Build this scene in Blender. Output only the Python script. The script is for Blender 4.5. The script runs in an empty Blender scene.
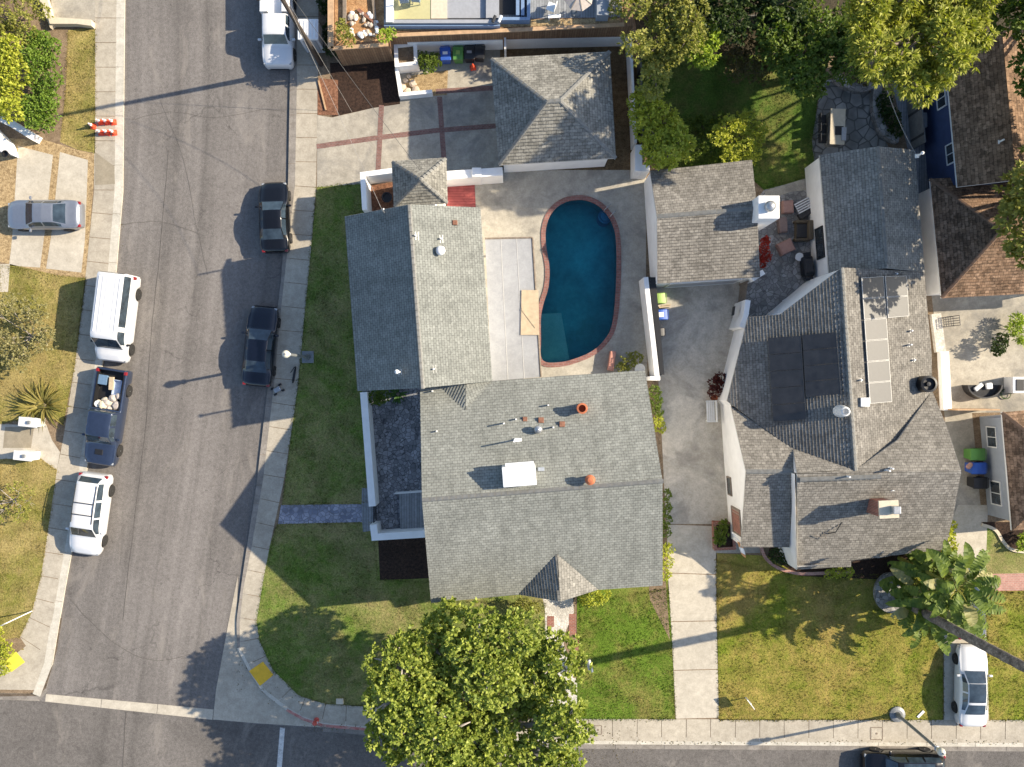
import bpy, bmesh, math, random
import numpy as np
from mathutils import Vector, Matrix
R = random.Random(7); NR = np.random.default_rng(11)
H = 55.0; S = 16.0                      # camera height (m), ground pixels per metre
SUN_AZ, SUN_EL = math.radians(11.2), math.radians(32)   # azimuth from +X towards +Y
scene = bpy.context.scene
# ---------------------------------------------------------------- camera, light, exposure
cam = bpy.data.objects.new('camera', bpy.data.cameras.new('camera')); scene.collection.objects.link(cam)
cam.location = (0, 0, H); cam.data.sensor_fit = 'HORIZONTAL'
cam.data.angle = 2*math.atan(512/S/H); cam.data.clip_end = 2000
scene.camera = cam
world = bpy.data.worlds.new('World'); scene.world = world; world.use_nodes = True
wn = world.node_tree
sky = wn.nodes.new('ShaderNodeTexSky'); sky.sky_type = 'NISHITA'; sky.sun_disc = False
sky.sun_elevation = SUN_EL; sky.sun_rotation = math.pi/2 - SUN_AZ
sky.air_density = 1.0; sky.dust_density = 1.0; sky.ozone_density = 1.8
bg = wn.nodes['Background']; bg.inputs[1].default_value = 0.115
wn.links.new(sky.outputs[0], bg.inputs[0])
sun = bpy.data.objects.new('sun', bpy.data.lights.new('sun', 'SUN')); scene.collection.objects.link(sun)
sun.data.energy = 4.6; sun.data.angle = math.radians(0.5); sun.data.color = (1.0, .87, .68)
sun.rotation_euler = Vector((math.cos(SUN_EL)*math.cos(SUN_AZ), math.cos(SUN_EL)*math.sin(SUN_AZ), math.sin(SUN_EL))).to_track_quat('Z', 'Y').to_euler()
scene.view_settings.view_transform = 'Standard'; scene.view_settings.look = 'None'
scene.view_settings.exposure = 1.0; scene.view_settings.gamma = 1.0
scene.cycles.max_bounces = 6; scene.cycles.transparent_max_bounces = 12

# ---------------------------------------------------------------- helpers
COL = scene.collection
def W(px, py, z=0.0):
    k = (H-z)/H/S
    return Vector(((px-512)*k, (383.5-py)*k, z))
def tag(o, label=None, cat=None, group=None, kind=None):
    if label: o['label'] = label
    if cat: o['category'] = cat
    if group: o['group'] = group
    if kind: o['kind'] = kind
    return o
def thing(name, label, cat, loc=(0,0,0), rz=0.0, group=None):
    o = bpy.data.objects.new(name, None); COL.objects.link(o)
    o.empty_display_size = .2; o.location = loc; o.rotation_euler = (0,0,rz)
    return tag(o, label, cat, group)
def copy_tree(o, parent=None):
    c = o.copy(); COL.objects.link(c)
    if parent: c.parent = parent
    for ch in list(o.children): copy_tree(ch, c)
    return c

class MB:
    """collects shapes and links them as one mesh object"""
    def __init__(s): s.v=[]; s.f=[]; s.m=[]; s.uv={}
    def add(s, vs, fs, m=0):
        b=len(s.v); s.v += [tuple(v) for v in vs]
        for f in fs: s.f.append([b+i for i in f]); s.m.append(m)
        return s
    def box(s, c, d, rz=0, m=0, M=None):
        x,y,z=[q/2 for q in d]
        vs=[Vector((sx*x,sy*y,sz*z)) for sz in(-1,1) for sy in(-1,1) for sx in(-1,1)]
        if M is None: M=Matrix.Rotation(rz,4,'Z')
        vs=[M@v+Vector(c) for v in vs]
        return s.add(vs,[(0,2,3,1),(4,5,7,6),(0,1,5,4),(2,6,7,3),(0,4,6,2),(1,3,7,5)],m)
    def bev(s, c, d, r=.03, rz=0, m=0, M=None):
        bm=bmesh.new(); bmesh.ops.create_cube(bm,size=1)
        for v in bm.verts: v.co=Vector((v.co.x*d[0],v.co.y*d[1],v.co.z*d[2]))
        bmesh.ops.bevel(bm,geom=list(bm.edges),offset=r,segments=2,affect='EDGES',profile=.5)
        if M is None: M=Matrix.Rotation(rz,4,'Z')
        bm.verts.index_update()
        s.add([M@v.co+Vector(c) for v in bm.verts],[[v.index for v in f.verts] for f in bm.faces],m); bm.free()
        return s
    def tube(s, pts, rad, n=8, m=0, cap=True):
        pts=[Vector(p) for p in pts]; N=len(pts)
        if not hasattr(rad,'__len__'): rad=[rad]*N
        vs=[]; fs=[]
        for i,p in enumerate(pts):
            t=(pts[min(i+1,N-1)]-pts[max(i-1,0)]).normalized()
            a=t.orthogonal().normalized() if i==0 else (a-t*a.dot(t)).normalized()
            b=t.cross(a)
            for k in range(n):
                q=2*math.pi*k/n; vs.append(p+(a*math.cos(q)+b*math.sin(q))*rad[i])
        for i in range(N-1):
            for k in range(n):
                fs.append((i*n+k,i*n+(k+1)%n,(i+1)*n+(k+1)%n,(i+1)*n+k))
        if cap: fs.append(tuple(range(n))[::-1]); fs.append(tuple((N-1)*n+k for k in range(n)))
        return s.add(vs,fs,m)
    def lathe(s, prof, c=(0,0,0), n=16, m=0, axis='Z'):
        vs=[]; fs=[]; c=Vector(c)
        for r,z in prof:
            for k in range(n):
                q=2*math.pi*k/n; x,y=r*math.cos(q),r*math.sin(q)
                vs.append(c+(Vector((x,y,z)) if axis=='Z' else Vector((z,x,y)) if axis=='X' else Vector((y,z,x))))
        for i in range(len(prof)-1):
            for k in range(n): fs.append((i*n+k,i*n+(k+1)%n,(i+1)*n+(k+1)%n,(i+1)*n+k))
        if prof[0][0]>1e-4: fs.append(tuple(range(n))[::-1])
        if prof[-1][0]>1e-4: fs.append(tuple((len(prof)-1)*n+k for k in range(n)))
        return s.add(vs,fs,m)
    def prism(s, pts, z0, z1, m=0, mside=None):
        n=len(pts)
        a=sum(pts[i][0]*pts[(i+1)%n][1]-pts[(i+1)%n][0]*pts[i][1] for i in range(n))
        if a<0: pts=pts[::-1]
        vs=[(p[0],p[1],z1) for p in pts]+[(p[0],p[1],z0) for p in pts]
        s.add(vs,[tuple(range(n))],m)
        b=len(s.v)-2*n
        for i in range(n):
            s.f.append([b+n+i,b+n+(i+1)%n,b+(i+1)%n,b+i]); s.m.append(m if mside is None else mside)
        s.f.append([b+n+i for i in range(n)][::-1]); s.m.append(m if mside is None else mside)
        return s
    def build(s, name, mats, parent=None, smooth=False, origin=None, world=False):
        me=bpy.data.meshes.new(name)
        o=Vector(origin) if origin is not None else Vector((0,0,0))
        me.from_pydata([Vector(v)-o for v in s.v],[],s.f)
        if not isinstance(mats,(list,tuple)): mats=[mats]
        for m in mats: me.materials.append(m)
        me.polygons.foreach_set('material_index',s.m)
        if smooth: me.polygons.foreach_set('use_smooth',[True]*len(s.f))
        if s.uv:
            ul=me.uv_layers.new(name='UVMap')
            for fi,uvs in s.uv.items():
                for li,uv in zip(me.polygons[fi].loop_indices,uvs): ul.data[li].uv=uv
        me.update()
        ob=bpy.data.objects.new(name,me); COL.objects.link(ob); ob.location=o
        if parent:
            ob.parent=parent
            if world:
                l=Vector((0,0,0)); p=parent
                while p: l+=p.location; p=p.parent
                ob.location=o-l
        return ob

# ---------------------------------------------------------------- materials
def newmat(name):
    m=bpy.data.materials.new(name); m.use_nodes=True; nt=m.node_tree
    return m,nt,nt.nodes['Principled BSDF']
def c4(c): return (c[0],c[1],c[2],1)
class N:
    def __init__(s,nt): s.nt=nt
    def n(s,t,**kw):
        x=s.nt.nodes.new('ShaderNode'+t)
        for k,v in kw.items(): setattr(x,k,v)
        return x
    def l(s,a,b): s.nt.links.new(a,b)
    def pos(s,kind='pos',scale=(1,1,1),rot=0):
        mp=s.n('Mapping'); mp.inputs['Scale'].default_value=scale; mp.inputs['Rotation'].default_value=(0,0,rot)
        if kind=='pos': s.l(s.n('NewGeometry').outputs['Position'],mp.inputs[0])
        else: s.l(s.n('TexCoord').outputs['Object' if kind=='obj' else 'UV'],mp.inputs[0])
        return mp.outputs[0]
    def noise(s,vec,scale,detail=4,rough=.55,dist=0):
        x=s.n('TexNoise'); x.inputs['Scale'].default_value=scale; x.inputs['Detail'].default_value=detail
        x.inputs['Roughness'].default_value=rough; x.inputs['Distortion'].default_value=dist
        s.l(vec,x.inputs['Vector']); return x.outputs['Fac']
    def ramp(s,fac,stops,interp='LINEAR'):
        x=s.n('ValToRGB'); e=x.color_ramp; e.interpolation=interp
        while len(e.elements)<len(stops): e.elements.new(.5)
        for el,(p,c) in zip(e.elements,stops): el.position=p; el.color=c4(c) if hasattr(c,'__len__') else (c,c,c,1)
        s.l(fac,x.inputs[0]); return x.outputs[0]
    def mix(s,a,b,fac,mode='MIX'):
        x=s.n('MixRGB',blend_type=mode)
        for sock,v in((x.inputs[0],fac),(x.inputs[1],a),(x.inputs[2],b)):
            if hasattr(v,'is_linked'): s.l(v,sock)
            elif hasattr(v,'__len__'): sock.default_value=c4(v)
            else: sock.default_value=v if sock.type=='VALUE' else (v,v,v,1)
        return x.outputs[0]
    def math(s,op,a,b=0):
        x=s.n('Math',operation=op)
        for i,v in enumerate((a,b)):
            if hasattr(v,'is_linked'): s.l(v,x.inputs[i])
            else: x.inputs[i].default_value=v
        return x.outputs[0]
    def bump(s,h,strength,dist,bs):
        b=s.n('Bump'); b.inputs['Strength'].default_value=strength; b.inputs['Distance'].default_value=dist
        s.l(h,b.inputs['Height']); s.l(b.outputs[0],bs.inputs['Normal'])

def plain(name,c,rough=.6,metal=0,var=.12,scale=6,coat=0,kind='obj',bump=0):
    m,nt,bs=newmat(name); q=N(nt); v=q.pos(kind)
    f=q.noise(v,scale,5)
    col=q.ramp(f,[(.3,[x*(1-var) for x in c]),(.7,[min(1,x*(1+var)) for x in c])])
    q.l(col,bs.inputs['Base Color']); bs.inputs['Roughness'].default_value=rough; bs.inputs['Metallic'].default_value=metal
    bs.inputs['Coat Weight'].default_value=coat; bs.inputs['Coat Roughness'].default_value=.06
    if bump: q.bump(q.noise(v,scale*6,3),bump,.02,bs)
    return m
ROAD=(-4.95e-05,-0.0015198,0.1297252,-20.5256576)
def ground(name,c1,c2,fine=14,macro=.35,mstr=.35,grain=.25,rough=.9,bump=.35,kind='pos',stain=None,streak=0):
    """two-scale mottled ground with grain"""
    m,nt,bs=newmat(name); q=N(nt); v=q.pos(kind)
    a=q.noise(v,fine*.25,6,.65); b=q.noise(v,macro,5,.6,.4); g=q.noise(v,fine,3,.8)
    col=q.ramp(a,[(.34,c1),(.66,c2)])
    col=q.mix(col,q.ramp(b,[(.3,1-mstr),(.7,1+mstr*.4)]),1,'MULTIPLY')
    col=q.mix(col,q.ramp(g,[(.25,1-grain),(.75,1+grain)]),1,'MULTIPLY')
    if streak:
        sx=q.n('SeparateXYZ'); q.l(v,sx.inputs[0]); y_=sx.outputs[1]
        pv=ROAD[0]
        for c_ in ROAD[1:]: pv=q.math('ADD',q.math('MULTIPLY',pv,y_),c_)
        u_=q.math('SUBTRACT',sx.outputs[0],pv)
        cb=q.n('CombineXYZ'); q.l(u_,cb.inputs[0]); q.l(q.math('MULTIPLY',y_,.025),cb.inputs[1])
        st=q.noise(cb.outputs[0],1.5,5,.65)
        col=q.mix(col,q.ramp(st,[(.3,1-streak),(.7,1+streak)]),1,'MULTIPLY')
        ln=q.math('ADD',u_,q.math('MULTIPLY',q.noise(v,.5,3),.5))
        band=q.ramp(q.math('ADD',q.math('MULTIPLY',ln,.1),.5),[(0,.9),(.1,1),(.27,.93),(.33,.80),(.36,.92),(.48,1.05),(.52,.80),(.55,.95),(.68,1.1),(.8,1.0),(1,.88)])
        col=q.mix(col,band,.9,'MULTIPLY')
        sc_=q.n('CombineXYZ'); q.l(q.math('MULTIPLY',u_,1),sc_.inputs[0]); q.l(q.math('MULTIPLY',y_,.35),sc_.inputs[1])
        pale=q.ramp(q.noise(sc_.outputs[0],.55,6,.7,1.2),[(.56,0),(.68,.35)]); col=q.mix(col,(.30,.27,.235),pale)
        cr=q.n('TexVoronoi',feature='DISTANCE_TO_EDGE'); cr.inputs['Scale'].default_value=.16
        q.l(q.mix(v,q.n('TexNoise').outputs['Color'],.02),cr.inputs['Vector'])
        nz=q.n('TexNoise'); nz.inputs['Scale'].default_value=1.2; nz.inputs['Detail'].default_value=6; q.l(v,nz.inputs['Vector'])
        va=q.n('VectorMath',operation='MULTIPLY_ADD'); q.l(nz.outputs['Color'],va.inputs[0]); va.inputs[1].default_value=(1.6,1.6,0); q.l(v,va.inputs[2])
        q.l(va.outputs[0],cr.inputs['Vector'])
        crm=q.ramp(cr.outputs['Distance'],[(0,.62),(.006,1)])
        gate=q.ramp(q.noise(v,.22,2),[(.5,0),(.6,1)])
        col=q.mix(col,crm,gate,'MULTIPLY')
        ns=q.noise(q.pos(kind,(1,.35,1)),.9,5,.7)
        col=q.mix(col,(.5,.5,.5),q.ramp(ns,[(.63,0),(.75,.18)]),'MIX') if False else col
        oil=q.noise(v,2.3,3,.5); col=q.mix(col,q.ramp(oil,[(.24,.72),(.33,1)]),1,'MULTIPLY')
    if stain:
        sc,thr,colr,amt=stain
        col=q.mix(col,colr,q.ramp(q.noise(v,sc,6,.65,.6),[(thr,0),(thr+.14,amt)]))
    q.l(col,bs.inputs['Base Color']); bs.inputs['Roughness'].default_value=rough
    bs.inputs['Specular IOR Level'].default_value=.25
    if bump: q.bump(g,bump,.03,bs)
    return m
def lawn(name,green,tan,bias=.5,scale=.35):
    m,nt,bs=newmat(name); q=N(nt); v=q.pos()
    a=q.noise(v,scale,6,.6,.5); b=q.noise(v,2.2,5,.7); g=q.noise(v,9,3,.8); h=q.noise(v,.8,4,.6)
    f=q.mix(q.mix(a,b,.35),g,.12)
    col=q.ramp(f,[(bias-.10,green),(bias+.10,tan)])
    col=q.mix(col,q.ramp(g,[(.25,.55),(.75,1.4)]),1,'MULTIPLY')
    col=q.mix(col,q.ramp(h,[(.3,.72),(.7,1.15)]),1,'MULTIPLY')
    q.l(col,bs.inputs['Base Color']); bs.inputs['Roughness'].default_value=.95; bs.inputs['Specular IOR Level'].default_value=.1
    q.bump(g,.9,.06,bs)
    return m
def shingle(name,c,c2,course=.2,width=.34,var=.35,streaks=.15):
    m,nt,bs=newmat(name); q=N(nt); v=q.pos('uv'); w=q.pos('pos')
    br=q.n('TexBrick'); br.offset=.5; br.inputs['Scale'].default_value=1; br.inputs['Brick Width'].default_value=width
    br.inputs['Row Height'].default_value=course; br.inputs['Mortar Size'].default_value=.012; br.inputs['Mortar Smooth'].default_value=.3
    br.inputs['Color1'].default_value=c4(c); br.inputs['Color2'].default_value=c4(c2); br.inputs['Mortar'].default_value=c4([x*.5 for x in c])
    q.l(v,br.inputs['Vector'])
    col=br.outputs['Color']
    vor=q.n('TexVoronoi'); vor.inputs['Scale'].default_value=1; mp=q.pos('uv',(1/.22,1/course,1)); q.l(mp,vor.inputs['Vector'])
    bw=q.n('RGBToBW'); q.l(vor.outputs['Color'],bw.inputs[0])
    col=q.mix(col,q.ramp(bw.outputs[0],[(.2,1-var),(.8,1+var)]),1,'MULTIPLY')
    col=q.mix(col,q.ramp(q.noise(w,.5,5,.6),[(.3,1-streaks),(.7,1+streaks)]),1,'MULTIPLY')
    col=q.mix(col,q.ramp(q.noise(q.pos('uv',(1.3,.16,1)),1,5,.7),[(.3,.84),(.55,1.03),(.75,1.1)]),1,'MULTIPLY')
    col=q.mix(col,q.ramp(q.noise(w,22,2,.7),[(.25,.8),(.75,1.2)]),1,'MULTIPLY')
    sp=q.n('SeparateXYZ'); q.l(v,sp.inputs[0])
    fr=q.math('FRACT',q.math('DIVIDE',sp.outputs[1],course))
    col=q.mix(col,q.ramp(fr,[(0,.78),(.12,.85),(.3,1)]),1,'MULTIPLY')  # lower edge of each course darkened for its lap shadow
    q.l(col,bs.inputs['Base Color']); bs.inputs['Roughness'].default_value=.9; bs.inputs['Specular IOR Level'].default_value=.2
    saw=q.math('SUBTRACT',1,fr)
    hgt=q.math('ADD',saw,q.math('MULTIPLY',bw.outputs[0],.5))
    q.bump(bw.outputs[0],.6,.015,bs)
    return m
def bricks(name,c1,c2,mortar,bw=.22,rh=.09,kind='pos',rot=0,msz=.012,offset=.5,bump=.4,var=.2):
    m,nt,bs=newmat(name); q=N(nt); v=q.pos(kind,rot=rot)
    br=q.n('TexBrick'); br.offset=offset; br.inputs['Scale'].default_value=1; br.inputs['Brick Width'].default_value=bw
    br.inputs['Row Height'].default_value=rh; br.inputs['Mortar Size'].default_value=msz
    br.inputs['Color1'].default_value=c4(c1); br.inputs['Color2'].default_value=c4(c2); br.inputs['Mortar'].default_value=c4(mortar)
    q.l(v,br.inputs['Vector'])
    col=q.mix(br.outputs['Color'],q.ramp(q.noise(v,3,5),[(.3,1-var),(.7,1+var)]),1,'MULTIPLY')
    q.l(col,bs.inputs['Base Color']); bs.inputs['Roughness'].default_value=.85
    q.bump(q.math('SUBTRACT',1,br.outputs['Fac']),bump,.02,bs)
    return m
def cobble(name,c1,c2,scale=2.6,joint=(.1,.1,.1)):
    m,nt,bs=newmat(name); q=N(nt); v=q.pos()
    vo=q.n('TexVoronoi'); vo.inputs['Scale'].default_value=scale; q.l(v,vo.inputs['Vector'])
    e=q.n('TexVoronoi',feature='DISTANCE_TO_EDGE'); e.inputs['Scale'].default_value=scale; q.l(v,e.inputs['Vector'])
    bw=q.n('RGBToBW'); q.l(vo.outputs['Color'],bw.inputs[0])
    col=q.ramp(bw.outputs[0],[(.2,c1),(.8,c2)])
    col=q.mix(col,q.ramp(q.noise(v,1.1,5),[(.3,.65),(.7,1.3)]),1,'MULTIPLY')
    col=q.mix(joint,col,q.ramp(e.outputs['Distance'],[(.02,0),(.07,1)]))
    q.l(col,bs.inputs['Base Color']); bs.inputs['Roughness'].default_value=.85
    q.bump(e.outputs['Distance'],.4,.05,bs)
    return m
def planks(name,c1,c2,pitch=.14,axis=0,kind='pos',rot=0,gap=.1):
    m,nt,bs=newmat(name); q=N(nt); v=q.pos(kind,rot=rot)
    sp=q.n('SeparateXYZ'); q.l(v,sp.inputs[0]); t=q.math('DIVIDE',sp.outputs[axis],pitch)
    wn_=q.n('TexWhiteNoise',noise_dimensions='1D'); q.l(q.math('FLOOR',t),wn_.inputs['W'])
    col=q.ramp(wn_.outputs['Value'],[(0,c1),(1,c2)])
    col=q.mix(col,q.ramp(q.noise(v,4,5,.7),[(.3,.75),(.7,1.2)]),1,'MULTIPLY')
    ga=q.ramp(q.math('FRACT',t),[(0,.25),(gap,1)],'CONSTANT'); col=q.mix(col,ga,1,'MULTIPLY')
    q.l(col,bs.inputs['Base Color']); bs.inputs['Roughness'].default_value=.8
    return m
def leafmat(name,c1,c2,trans=.35,rough=.55):
    m,nt,bs=newmat(name); q=N(nt)
    ge=q.n('NewGeometry'); v=q.pos()
    f=q.mix(ge.outputs['Random Per Island'],q.mix(q.noise(v,.6,3),q.noise(v,2.6,2),.5),.6)
    col=q.ramp(f,[(.15,c1),(.8,c2)])
    q.l(col,bs.inputs['Base Color']); bs.inputs['Roughness'].default_value=rough; bs.inputs['Specular IOR Level'].default_value=.3
    tr=q.n('BsdfTranslucent'); q.l(q.mix(col,(1.0,1.1,.35),1,'MULTIPLY'),tr.inputs[0])
    ms=q.n('MixShader'); ms.inputs[0].default_value=trans
    q.l(bs.outputs[0],ms.inputs[1]); q.l(tr.outputs[0],ms.inputs[2])
    q.l(ms.outputs[0],nt.nodes['Material Output'].inputs[0])
    return m
def glassy(name,c,rough=.04):
    m,nt,bs=newmat(name); q=N(nt); v=q.pos('obj')
    q.l(q.ramp(q.noise(v,2.2,3),[(.3,[x*.6 for x in c]),(.7,[x*1.5 for x in c])]),bs.inputs['Base Color'])
    bs.inputs['Roughness'].default_value=rough; bs.inputs['Specular IOR Level'].default_value=.8
    return m

M={}
M['asphalt']=ground('asphalt',(.155,.142,.131),(.205,.189,.175),fine=22,macro=.18,mstr=.2,grain=.32,streak=.17,bump=.5)
M['asphalt2']=ground('asphalt_dark',(.13,.119,.109),(.18,.166,.153),fine=22,macro=.25,mstr=.25,grain=.32,streak=.05,bump=.5)
M['concrete']=ground('concrete',(.36,.32,.255),(.46,.415,.335),fine=10,macro=.3,mstr=.2,grain=.1,bump=.15,stain=(.7,.58,(.23,.2,.16),.5))
M['concrete2']=ground('concrete_driveway',(.335,.305,.25),(.46,.42,.345),fine=9,macro=.28,mstr=.3,grain=.1,bump=.15,stain=(.35,.5,(.17,.165,.155),.65))
M['drive']=ground('shade_lifted_driveway',(.43,.395,.33),(.57,.525,.445),fine=9,macro=.28,mstr=.3,grain=.12,bump=.15,stain=(.35,.5,(.22,.205,.18),.7))  # upper driveway concrete, base lightened to lift its shade
M['concrete3']=ground('concrete_light',(.41,.37,.30),(.52,.475,.39),fine=9,macro=.4,mstr=.12,grain=.08,bump=.1,stain=(.8,.62,(.28,.23,.16),.5))
M['deck']=ground('pool_deck',(.36,.335,.28),(.47,.435,.365),fine=9,macro=.4,mstr=.25,grain=.1,bump=.12,stain=(.6,.52,(.2,.19,.17),.6))
M['gutter']=ground('gutter',(.22,.2,.175),(.29,.265,.235),fine=10,macro=.5,mstr=.3,grain=.15,bump=.15,stain=(.9,.54,(.14,.12,.1),.7))
M['kerb']=ground('kerb',(.45,.42,.35),(.56,.525,.45),fine=10,macro=.8,mstr=.15,grain=.1,bump=.15,stain=(1.5,.6,(.22,.2,.17),.5))
M['redkerb']=ground('red_kerb',(.42,.13,.11),(.5,.28,.24),fine=10,macro=1.2,mstr=.2,grain=.2,stain=(1.5,.5,(.4,.36,.3),.6))
M['soil']=ground('soil',(.17,.12,.075),(.27,.2,.13),fine=14,macro=.5,mstr=.3,grain=.35,bump=.8)
M['gravel']=ground('gravel',(.22,.15,.075),(.5,.37,.2),fine=20,macro=.8,mstr=.2,grain=.5,bump=.9)
M['mulch']=ground('mulch',(.02,.012,.009),(.062,.036,.025),fine=26,macro=.7,mstr=.3,grain=.6,bump=1)  # base darkened to stand in for shade over the driveway bed
M['redmulch']=ground('red_mulch',(.13,.06,.035),(.3,.15,.09),fine=26,macro=1,mstr=.3,grain=.6,bump=1)
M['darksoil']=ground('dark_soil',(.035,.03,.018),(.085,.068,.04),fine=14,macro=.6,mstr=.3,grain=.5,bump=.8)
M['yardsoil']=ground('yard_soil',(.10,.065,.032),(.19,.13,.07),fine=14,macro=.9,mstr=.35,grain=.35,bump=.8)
M['ochre']=ground('ochre_soil',(.34,.17,.07),(.52,.31,.15),fine=14,macro=.9,mstr=.35,grain=.35,bump=.8)
G=(.042,.068,.012); T=(.21,.165,.055)
M['lawn_dry']=lawn('lawn_dry',(.18,.185,.035),(.33,.26,.10),.47,.3)
M['lawn_main']=lawn('lawn_main',(.115,.18,.03),(.27,.235,.10),.505,.3)
M['lawn_lush']=lawn('lawn_lush',(.11,.18,.022),(.24,.2,.065),.56,.3)
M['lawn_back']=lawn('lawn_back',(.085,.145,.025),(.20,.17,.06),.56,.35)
M['lawn_east']=lawn('lawn_east',(.15,.19,.02),(.31,.235,.07),.50,.28)
M['grey_shingle']=shingle('grey_shingle',(.21,.218,.198),(.248,.256,.233),.17,.26,.12,.10)
M['grey_shingle_b']=shingle('grey_shingle_b',(.20,.192,.166),(.265,.255,.222),.2,.3,.22,.14)
M['tan_shingle']=shingle('tan_shingle',(.185,.172,.15),(.25,.234,.205),.18,.26,.18,.12)
M['tan_shingle_b']=shingle('tan_shingle_b',(.235,.224,.196),(.30,.286,.25),.18,.28,.17,.1)
M['brown_shingle']=shingle('brown_shingle',(.16,.10,.062),(.25,.165,.108),.19,.28,.35,.3)
M['brown_shingle_b']=shingle('brown_shingle_b',(.19,.12,.075),(.29,.19,.122),.2,.3,.35,.15)
M['cap_grey']=plain('ridge_cap_grey',(.2,.197,.18),.9,var=.2,scale=5,kind='pos'); M['cap_brown']=plain('ridge_cap_brown',(.2,.125,.08),.9,var=.2,scale=5,kind='pos')
M['stucco']=plain('white_stucco',(.82,.81,.785),.85,var=.06,scale=1.5,kind='pos',bump=.15)
M['trim']=plain('white_trim',(.62,.62,.60),.6,var=.05,kind='pos')
M['fascia']=plain('grey_fascia',(.5,.49,.46),.6,var=.1,kind='pos')
M['bluewall']=plain('navy_siding',(.035,.055,.125),.7,var=.15,scale=2,kind='pos')
M['greywall']=plain('blue_grey_stucco',(.27,.30,.34),.85,var=.08,scale=2,kind='pos',bump=.15)
M['darkwin']=glassy('window_glass',(.03,.04,.05))
M['carglass']=glassy('car_glass',(.03,.045,.06),.04)  # slight blue in the base stands in for reflected sky
M['black']=plain('black_plastic',(.012,.012,.013),.5)
M['rubber']=plain('rubber',(.018,.017,.016),.85)
M['rim']=plain('alloy_rim',(.42,.42,.43),.35,.8)
M['darkrim']=plain('dark_rim',(.10,.10,.105),.4,.6)
M['steel']=plain('galvanised_steel',(.4,.41,.42),.4,.6,kind='obj')
M['whitepaint']=plain('white_car_paint',(.62,.625,.63),.3,var=.02,coat=.8)
M['blackpaint']=plain('black_car_paint',(.004,.004,.005),.2,var=.1,coat=.35)
M['bluepaint']=plain('dark_blue_car_paint',(.028,.042,.08),.3,.3,var=.1,coat=.6)
M['navypaint']=plain('midnight_car_paint',(.004,.006,.014),.2,.1,var=.1,coat=.5)
M['silverpaint']=plain('silver_car_paint',(.24,.26,.30),.38,.5,var=.05,coat=.8)
M['greypaint']=plain('grey_car_paint',(.12,.13,.145),.32,.5,var=.05,coat=.8)
M['headlamp']=plain('headlamp',(.3,.32,.34),.15,var=.1,coat=1)
M['taillamp']=plain('taillamp',(.22,.01,.01),.2,var=.2,coat=1)
M['orange']=plain('cone_orange',(.75,.09,.035),.6,var=.1)
M['whiteband']=plain('white_band',(.78,.78,.76),.5,var=.05)
M['roadpaint']=ground('road_paint',(.5,.5,.48),(.62,.62,.6),fine=16,macro=1,mstr=.2,grain=.25,stain=(3,.55,(.2,.19,.18),.7))
M['yellowpad2']=plain('lit_yellow_pad',(.75,.6,.06),.7,var=.1,scale=3,kind='pos',bump=.5)  # sunlit copy of the pad yellow, brightness put into the colour
M['yellowpad']=plain('shaded_yellow_pad',(.72,.42,.02),.7,var=.12,scale=3,kind='pos',bump=.5)  # shaded copy of the pad yellow, shade put into the colour
M['binblue']=plain('blue_bin',(.03,.10,.42),.5,var=.08); M['bingreen']=plain('green_bin',(.09,.24,.05),.5,var=.08)
M['binlime']=plain('lime_bin',(.26,.4,.09),.5,var=.08); M['binblack']=plain('black_bin',(.018,.018,.02),.5,var=.15)
M['brick']=bricks('red_brick',(.30,.10,.065),(.22,.075,.05),(.28,.22,.18),kind='pos')
M['bandbrick']=bricks('paver_band',(.22,.11,.09),(.17,.08,.065),(.2,.16,.14),.2,.1)
M['coping']=bricks('coping_brick',(.27,.12,.10),(.20,.09,.075),(.24,.19,.17),.32,.16)
M['redtile']=bricks('red_deck_boards',(.36,.085,.08),(.30,.07,.065),(.2,.03,.03),3,.16,bump=.4)
M['bluepaver']=cobble('blue_grey_paver',(.17,.18,.23),(.33,.33,.38),3.6,(.14,.14,.16))
M['rearslate']=cobble('rear_paver',(.20,.195,.185),(.34,.33,.315),3.4,(.13,.125,.12)); M['slate']=cobble('slate_paver',(.15,.155,.17),(.29,.295,.315),4.2,(.06,.06,.065))
M['stonepatio']=cobble('stone_patio',(.2,.195,.18),(.33,.32,.295),1.5,(.1,.095,.085))
M['stonewall']=cobble('stone_wall',(.2,.19,.175),(.36,.34,.31),3.2,(.13,.12,.11))
M['terrazzo']=cobble('pale_paver',(.5,.47,.41),(.62,.58,.52),6,(.36,.34,.3))
M['pinkbrick']=bricks('pink_brick',(.42,.22,.17),(.35,.17,.13),(.4,.3,.25),.22,.11)
M['fence']=planks('wood_fence',(.24,.13,.065),(.34,.20,.105),.15,0)
M['woodcap']=plain('wood_cap',(.46,.30,.17),.75,var=.2,scale=4,kind='pos')
M['greydeck']=planks('grey_boards',(.2,.21,.22),(.29,.3,.31),.16,0)
M['greyfence']=planks('grey_fence_boards',(.12,.115,.105),(.19,.18,.165),.15,0)
M['patiocover']=ground('patio_cover',(.29,.295,.30),(.34,.345,.35),fine=10,macro=.5,mstr=.12,grain=.05,bump=.05,rough=.5,stain=(1.2,.62,(.4,.37,.33),.4))
M['plywood']=plain('plywood',(.46,.365,.24),.75,var=.15,scale=3,kind='pos')
M['terracotta']=plain('terracotta',(.42,.13,.055),.8,var=.2,scale=8)
M['rust']=plain('rusty_vent',(.22,.10,.06),.8,var=.3,scale=8)
M['panel']=glassy('solar_panel',(.028,.026,.024),.35); M['panelsheen']=plain('solar_sheen_sheet',(.062,.061,.058),.45,var=.08,kind='pos')  # second sheet lightened to imitate sky reflection on the east panels
M['panelframe']=plain('panel_frame',(.05,.05,.05),.6,.1)
M['bark']=plain('bark',(.20,.16,.12),.9,var=.35,scale=9,bump=.8)
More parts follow.
